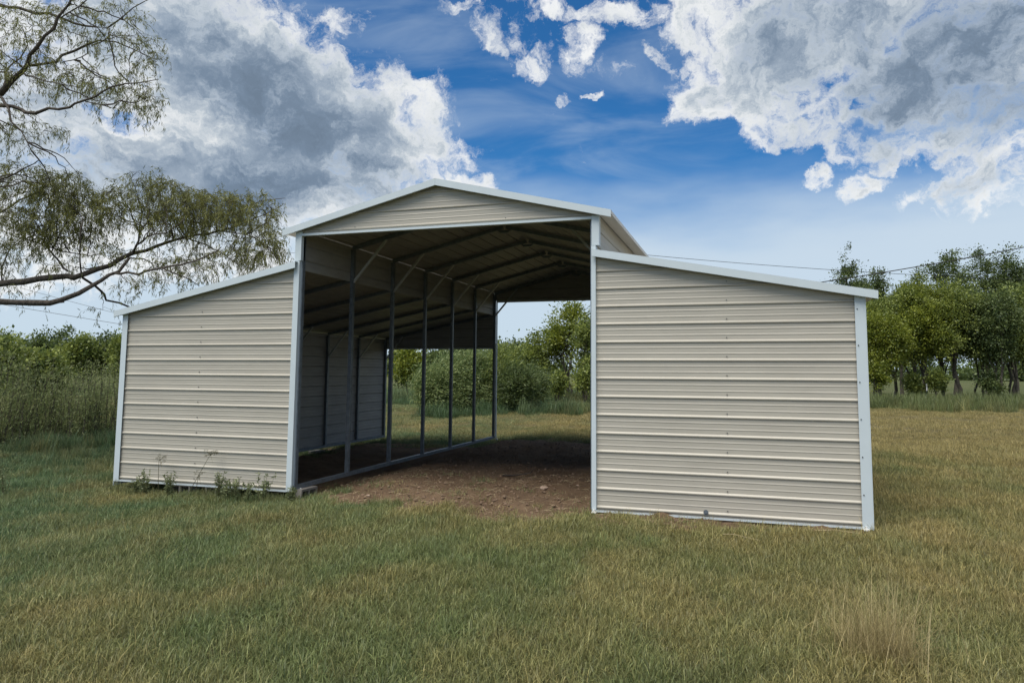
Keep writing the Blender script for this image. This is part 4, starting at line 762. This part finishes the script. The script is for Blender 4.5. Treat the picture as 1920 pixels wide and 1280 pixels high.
def scatter(name, xs, ys, scl, cols, meshes, label, lift=0.0, idx=None):
    n_ = len(xs); me = bpy.data.meshes.new(name); me.vertices.add(n_); zs = gz(xs, ys)+lift
    me.vertices.foreach_set('co', np.stack([xs, ys, zs], 1).reshape(-1).astype(np.float32))
    a = me.attributes.new('scl', 'FLOAT', 'POINT'); a.data.foreach_set('value', scl.astype(np.float32))
    a = me.attributes.new('rot', 'FLOAT_VECTOR', 'POINT'); r_ = np.stack([rng.normal(size=n_)*0.08, rng.normal(size=n_)*0.08, rng.uniform(0, 6.28, n_)], 1); a.data.foreach_set('vector', r_.reshape(-1).astype(np.float32))
    a = me.attributes.new('idx', 'INT', 'POINT'); a.data.foreach_set('value', (rng.integers(0, len(meshes), n_) if idx is None else idx).astype(np.int32))
    a = me.attributes.new('col', 'FLOAT_VECTOR', 'POINT'); a.data.foreach_set('vector', cols.reshape(-1).astype(np.float32))
    o = bpy.data.objects.new(name, me); COL.objects.link(o); tag(o, label, kind='stuff')
    cc = bpy.data.collections.new(name+'_tufts')
    for i, m_ in enumerate(meshes): cc.objects.link(bpy.data.objects.new('%s_tuft_%02d' % (name, i), m_))
    ng = bpy.data.node_groups.new(name, 'GeometryNodeTree'); ng.interface.new_socket('Geometry', in_out='INPUT', socket_type='NodeSocketGeometry'); ng.interface.new_socket('Geometry', in_out='OUTPUT', socket_type='NodeSocketGeometry')
    N = ng.nodes; gi = N.new('NodeGroupInput'); go = N.new('NodeGroupOutput'); ip = N.new('GeometryNodeInstanceOnPoints'); ci = N.new('GeometryNodeCollectionInfo')
    ci.inputs['Collection'].default_value = cc; ci.inputs['Separate Children'].default_value = True; ci.inputs['Reset Children'].default_value = True
    def na(nm, ty): q = N.new('GeometryNodeInputNamedAttribute'); q.data_type = ty; q.inputs['Name'].default_value = nm; return q.outputs['Attribute']
    lk = ng.links; lk.new(gi.outputs[0], ip.inputs['Points']); lk.new(ci.outputs[0], ip.inputs['Instance']); ip.inputs['Pick Instance'].default_value = True
    lk.new(na('idx', 'INT'), ip.inputs['Instance Index']); lk.new(na('rot', 'FLOAT_VECTOR'), ip.inputs['Rotation']); lk.new(na('scl', 'FLOAT'), ip.inputs['Scale']); lk.new(ip.outputs[0], go.inputs[0])
    md = o.modifiers.new('scatter', 'NODES'); md.node_group = ng; return o
def grass_cols(x, y, boost=0.0):
    d = np.clip(dryness(x, y)+boost+rng.normal(size=len(x))*0.12, 0, 1)[:, None]
    gr = np.array([0.15, 0.19, 0.085]); te = np.array([0.10, 0.165, 0.088]); st = np.array([0.30, 0.255, 0.125])
    w = sstep(5, -3, x)[:, None]; base_ = gr*(1-w)+te*w
    return (base_*(1-d)+st*d)*rng.uniform(0.75, 1.25, (len(x), 1))
def polar(n_, r0, r1, half=62, pw=1.0):
    """points in a wide sector of the field ahead of the photographer's spot"""
    a = R(-17)+R(half)*rng.uniform(-1, 1, n_); r_ = np.sqrt(rng.uniform(r0*r0, r1*r1, n_)); return CAM.x+r_*np.sin(a), CAM.y+r_*np.cos(a)
tufts = [tuft_mesh('grass_tuft', 20+i, lay=0.8+0.12*i) for i in range(12)]
tufts += [tuft_mesh('grass_tuft', 40+i, nb=40, h=(0.03, 0.07), lay=1.5, rad=0.14) for i in range(4)]
Y0_ = lambda y: sstep(3.0, -0.5, y)
X, Y, S = [], [], []
def in_bay(x, y): return (x > -0.05) & (x < XR) & (y > -0.02) & (y < LEN)
for r0, r1, n_, sc in ((0.8, 4.0, 5400, 0.9), (4.0, 7.5, 12000, 0.98), (7.5, 13, 22000, 1.08), (13, 24, 30000, 1.35), (24, 40, 26000, 2.0), (40, 70, 16000, 3.2)):
    x, y = polar(n_, r0, r1); dm = dirt(x, y); k = ((rng.uniform(size=n_)*0.75 > dm) | (rng.uniform(size=n_) < 0.035*(Y0_(y)))) & ~((x > WC) & in_bay(x, y)); k &= ~((np.abs(y+0.01) < 0.05) & (x > WC) & (x < XR))
    X.append(x[k]); Y.append(y[k]); S.append(sc*rng.uniform(0.7, 1.3, int(k.sum())))
X, Y, S = map(np.concatenate, (X, Y, S))
S = S*(1-0.25*sstep(9, 14, Y)*sstep(40, 30, Y))
stray = [tuft_mesh('stray_stem_tuft', 80+i, nb=5, rad=0.10, h=(0.12, 0.30), w=0.0034, lay=1.0) for i in range(6)]
xs_, ys_ = polar(5200, 0.9, 14); k = dirt(xs_, ys_) < 0.3; k &= ~((xs_ > -WLW-0.1) & (xs_ < XR+0.1) & (ys_ > -0.35) & (ys_ < LEN)); k &= field2(xs_, ys_, 1.4, 11)+rng.normal(size=len(xs_))*0.6 > 0.2
xs_, ys_ = xs_[k], ys_[k]; scatter('stray_stems', xs_, ys_, rng.uniform(0.5, 1.1, len(xs_)), grass_cols(xs_, ys_, 0.35)*1.25, stray, 'pale longer stems standing and lying among the short grass')
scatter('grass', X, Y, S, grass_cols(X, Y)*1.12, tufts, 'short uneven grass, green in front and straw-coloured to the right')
# taller unmown grass at the foot of the tree rows and under the thicket
tall = [tuft_mesh('tall_grass_tuft', 60+i, nb=46, rad=0.22, h=(0.25, 0.6), w=0.010, lay=0.55) for i in range(8)]
X, Y, S, BO = [], [], [], []
def band(n_, fx, fy, sc, bo):
    t = rng.uniform(size=n_); x, y = fx(t, rng.uniform(size=n_)), fy(t, rng.uniform(size=n_)); X.append(x); Y.append(y); nz_ = field2(x, y, 1.6, 12)+0.6*field2(x, y, 0.6, 13); S.append(sc*rng.uniform(0.55, 1.2, n_)*np.clip(0.85+0.28*nz_, 0.3, 1.5)); BO.append(np.full(n_, bo))
band(5200, lambda t, u: 9+t*24, lambda t, u: 29.0+u**0.7*10+1.2*np.sin(t*19)+0.8*np.sin(t*47), 1.15, -0.7)       # foot of the right tree row
band(1800, lambda t, u: -12+t*12, lambda t, u: 30+u**0.7*8+1.0*np.sin(t*17), 1.0, -0.3)             # foot of the trees behind the barn
band(1500, lambda t, u: -7.2+t*6.6, lambda t, u: 18.3+t*1.8+u**0.7*3.6+0.5*np.sin(t*23), 0.95, -0.75) # round the bushes
band(900, lambda t, u: -16+t*9, lambda t, u: 27+u*6, 1.0, -0.2)
band(2600, lambda t, u: -15+t*7.6, lambda t, u: 2.2+t*3.4+u*4.2-0.4, 0.75, -0.1) # under the thicket
band(700, lambda t, u: -9.5+t*5.8, lambda t, u: 1.0+t*0.5+u*5.0, 0.38, 0.05)
band(900, lambda t, u: -8.5+t*5.0, lambda t, u: -3.5+u*5.5, 0.27, 0.0)
band(260, lambda t, u: -3.9+t*0.5, lambda t, u: 0.5+u*8, 0.42, -0.1)           # along the outside of the left wall
band(120, lambda t, u: -3.1+t*3.0, lambda t, u: -0.28+u*0.2, 0.28, -0.1)
X, Y, S, BO = map(np.concatenate, (X, Y, S, BO))
scatter('tall_grass', X, Y, S, grass_cols(X, Y, BO), tall, 'tall unmown grass along the tree rows and thicket')

# dry clump in the right foreground
def blades(name, base_, n_, h, spread, m, label, cat, seed, w=0.004, lie=False, foot=0.07):
    g = np.random.default_rng(seed); V = []; 
    z0 = float(gz(base_[0], base_[1])); root = None
    Vs = []; Fs = []; Ts = []; k = 0
    for _ in range(n_):
        a = g.uniform(0, 6.28); dh = np.array([math.cos(a), math.sin(a), 0]); L = g.uniform(*h); lean = abs(g.normal())*spread+0.05; p = np.array([g.normal(), g.normal(), 0])*foot; kink = g.integers(2, 6); sd_ = np.array([-dh[1], dh[0], 0]); q = p.copy(); ang = lean if not lie else 1.3; pts = []
        for j in range(6): pts.append(q.copy()); q = q+(np.array([0, 0, 1])*math.cos(ang)+dh*math.sin(ang))*L/5; ang = min(ang+lean*0.28+(0.9 if (j == kink and _ % 5 == 0) else 0), 2.2)
        ww = w*g.uniform(0.5, 1.2); t = float(g.beta(2, 2))
        for j, q_ in enumerate(pts): wj = ww*(1-j/5.5); Vs += [tuple(q_-sd_*wj/2), tuple(q_+sd_*wj/2)]; Ts += [t, t]
        Fs += [(k+2*j, k+2*j+1, k+2*j+3, k+2*j+2) for j in range(5)]; k += 12
    me = bpy.data.meshes.new(name); me.from_pydata(Vs, [], Fs); at_ = me.attributes.new('tint', 'FLOAT', 'POINT'); at_.data.foreach_set('value', np.array(Ts, dtype=np.float32))
    o = link_mesh(name, me, m); o.location = (base_[0], base_[1], z0-0.01); tag(o, label, cat); return o
blades('grass_clump', (6.98, -4.05), 900, (0.20, 0.62), 0.5, L_dry, 'tall dry straw-coloured grass clump in the right foreground', 'grass clump', 900, 0.0038, foot=0.13)
blades('straw_patch', (5.2, -4.4), 60, (0.08, 0.2), 0.9, L_dry, 'small flattened patch of pale dead straw in the centre foreground', 'dead grass', 901, 0.005, lie=True)
blades('grass_clump', (8.75, -1.2), 150, (0.15, 0.35), 0.5, L_dry, 'low dry clump in the grass right of the barn corner', 'grass clump', 902, 0.005)

# ------------------------------------------------------------------ weeds against the left wall
def sedge(x, h, lean, label, seed, rays=7):
    g = np.random.default_rng(seed); y = -0.2; z0 = float(gz(x, y)); root = empty('sedge_plant', (x, y, z0)); tag(root, label, 'weed', 'seeding sedges before the left wall')
    top = np.array([lean, 0, h]); mb = MB(); s_ = np.linspace(0, 1, 6)[:, None]; C_ = top*s_+np.array([0, -0.02, 0])*s_; mb.tube(C_, np.linspace(0.0045, 0.003, 6), 5); mb.obj('stem', M_stem, root)
    for i in range(rays):
        a = g.uniform(0, 6.28); e = top+np.array([math.cos(a)*0.09, math.sin(a)*0.06, g.uniform(-0.04, 0.1)])*g.uniform(0.5, 1.1); r_ = MB(); r_.tube([top, (top+e)/2+np.array([0, 0, 0.015]), e], 0.0016, 4)
        C2 = e+g.normal(size=(26, 3))*0.013; V_ = leaf_quads(C2, g.normal(size=(26, 3)), 0.018, 0.006, g); n0 = r_.n
        for q_ in V_: r_.add(q_, [(0, 1, 2, 3)])
        r_.obj('seed_head', M_stem, root)
    for i, (dx, dz, L) in enumerate(((0.6, 0.75, 0.28), (-0.55, 0.3, 0.12), (0.4, -0.7, 0.16), (0.15, 0.9, 0.16))):
        q = top.copy(); d = np.array([dx, -0.1, dz]); b_ = MB(); pts = [q+d*L*t+np.array([0, 0, -0.12*L*t*t*4*(1 if dz > 0 else 0)]) for t in np.linspace(0, 1, 6)]; b_.tube(pts, np.linspace(0.003, 0.0008, 6), 4); b_.obj('bract', M_stem, root)
sedge(-2.20, 0.52, 0.0, 'thin sedge with brown seed head before the left part of the left wall', 31)
sedge(-1.68, 0.62, 0.40, 'leaning sedge with brown seed head before the middle of the left wall', 32, 9)
sedge(-1.52, 0.30, 0.05, 'short sedge with small seed head low before the left wall', 33, 4)
def weed(x, y, h, label, seed, nst=5):
    g = np.random.default_rng(seed); z0 = float(gz(x, y))-0.01; root = empty('weed', (x, y, z0)); tag(root, label, 'weed', 'leafy weeds before the left wall')
    mb = MB(); Cs, Ds = [], []
    for _ in range(nst):
        l = g.normal(size=2)*0.16*h; s_ = np.linspace(0, 1, 5)[:, None]; C_ = np.hstack([l*s_+g.normal(size=2)*0.015, h*g.uniform(0.6, 1.05)*s_]); mb.tube(C_, np.linspace(0.003, 0.0014, 5), 4)
        t = g.uniform(0.15, 1, 26)*4; i0 = np.minimum(t.astype(int), 3); fr = (t-i0)[:, None]; Cs.append(C_[i0]*(1-fr)+C_[i0+1]*fr); Ds.append(g.normal(size=(26, 3))*0.6+np.array([0, 0, 0.45]))
    mb.obj('stem', M_stem, root); C_ = np.concatenate(Cs)
    leaves_obj('leaves', leaf_quads(C_, np.concatenate(Ds), g.uniform(0.035, 0.07, len(C_)), g.uniform(0.010, 0.020, len(C_)), g), g.beta(2, 2, len(C_)), L_weed, root)['kind'] = 'stuff'
for i, (x, y, h, lb) in enumerate(((-2.62, -0.2, 0.26, 'low leafy weed by the left corner of the left wall'), (-2.42, -0.22, 0.40, 'tallest leafy weed left of the thin sedge'), (-1.98, -0.22, 0.36, 'spindly leafy weed right of the thin sedge'), (-1.12, -0.2, 0.40, 'leafy weed just right of the leaning sedge top'), (-0.98, -0.24, 0.34, 'bushy weed third from the right before the left wall'), (-0.80, -0.22, 0.36, 'bushy weed right of centre before the left wall'), (-0.62, -0.2, 0.30, 'small bushy weed left of the tall weed by the jamb'), (-0.34, -0.22, 0.44, 'tall bushy weed nearest the white jamb of the open bay'), (0.10, -0.18, 0.24, 'small weed at the foot of the white jamb'))):
    weed(x, y, h, lb, 40+i, 12 if h > 0.35 else 9)
# long weeds standing in the rougher grass on the left
for i, (x, y, h, lb) in enumerate(((-4.35, -0.9, 0.45, 'tall weed standing in rough grass left of the barn'), (-4.1, -2.6, 0.3, 'pale leafy weed at the left edge in the rough grass'))): weed(x, y, h, lb, 60+i, 7)

# ------------------------------------------------------------------ power lines
def cable(a, b_, sag, r_, label, name='power_line'):
    a, b_ = np.array(a, float), np.array(b_, float); t = np.linspace(0, 1, 25)[:, None]; P_ = a+(b_-a)*t; P_[:, 2] -= (4*sag*t*(1-t))[:, 0]
    mb = MB(); mb.tube(P_, r_, 5); tag(mb.obj(name, M_wire), label, 'power line', 'overhead lines'); 
def ext(a, b_, k0, k1): a, b_ = np.array(a), np.array(b_); return a-(b_-a)*k0, b_+(b_-a)*k1
cable(*ext([10.72, 44.37, 8.46], [25.52, 48.6, 11.25], 0.6, 0.8), 0.5, 0.035, 'thick dark overhead cable rising to the right past the treetops')
cable(*ext([-0.52, 40.76, 10.27], [12.74, 44.89, 9.38], 0.4, 1.0), 0.3, 0.018, 'thin overhead wire crossing low sky right of the barn roof')
cable(*ext([-44.45, 27.76, 6.38], [-36.48, 30.32, 5.07], 1.0, 1.5), 0.1, 0.015, 'lower thin wire descending behind the willow limbs on the left')
cable(*ext([-40.08, 29.06, 6.71], [-37.18, 30.01, 5.97], 1.0, 3.0), 0.1, 0.012, 'upper thin wire descending behind the willow limbs on the left')
cable(*ext([-27.45, 32.57, 10.21], [-24.18, 33.57, 10.11], 1.0, 2.5), 0.05, 0.012, 'thin wire between willow leaves and the raised roof')

# ------------------------------------------------------------------ field fence posts
def tpost(x, y, h, white, label):
    z0 = float(gz(x, y)); root = empty('fence_post', (x, y, z0)); tag(root, label, 'fence post', 'posts along the far field edge')
    mb = MB(); mb.box((-0.02, -0.02, -0.1), (0.02, 0.02, h)); mb.box((-0.03, 0.021, -0.1), (0.03, 0.027, h)); mb.obj('post', M_green_steel if white else M_wood, root)
    if white: m2 = MB(); m2.box((-0.034, -0.024, h-0.42), (0.034, -0.0205, h+0.02)); m2.box((-0.034, -0.02, h+0.001), (0.034, 0.03, h+0.02)); m2.obj('white_cap', M_paint, root)
tpost(17.18, 40.8, 1.15, True, 'steel fence post with white tip before the forked dark trunk')
tpost(-6.49, 40.5, 1.25, True, 'fence post with white tip under the trees seen through the barn')
tpost(-4.55, 38.8, 1.15, False, 'weathered fence post right of the white-tipped one seen through the barn')
tpost(-8.43, 40.4, 1.2, False, 'weathered fence post left of the white-tipped one seen through the barn')

# ------------------------------------------------------------------ wood along the horizon
g = np.random.default_rng(77); LBW = []
for i in range(150):
    a = R(-75+i*0.85+g.uniform(-0.3, 0.3)); r_ = 330+60*math.sin(i*0.21)+g.uniform(-12, 12); h_ = g.uniform(5.0, 9.5)
    LBW.append((CAM.x+r_*math.sin(a), CAM.y+r_*math.cos(a), h_*0.36, g.uniform(3.5, 6), g.uniform(3.5, 6), h_*0.6))
V, T_ = crown_leaves(LBW, 3600, 28, 1.2, g, 0.1, 1.7)
o = leaves_obj('distant_wood', V, T_, L_dark, None); tag(o, 'low dark wood along the horizon beyond the fields', kind='stuff')
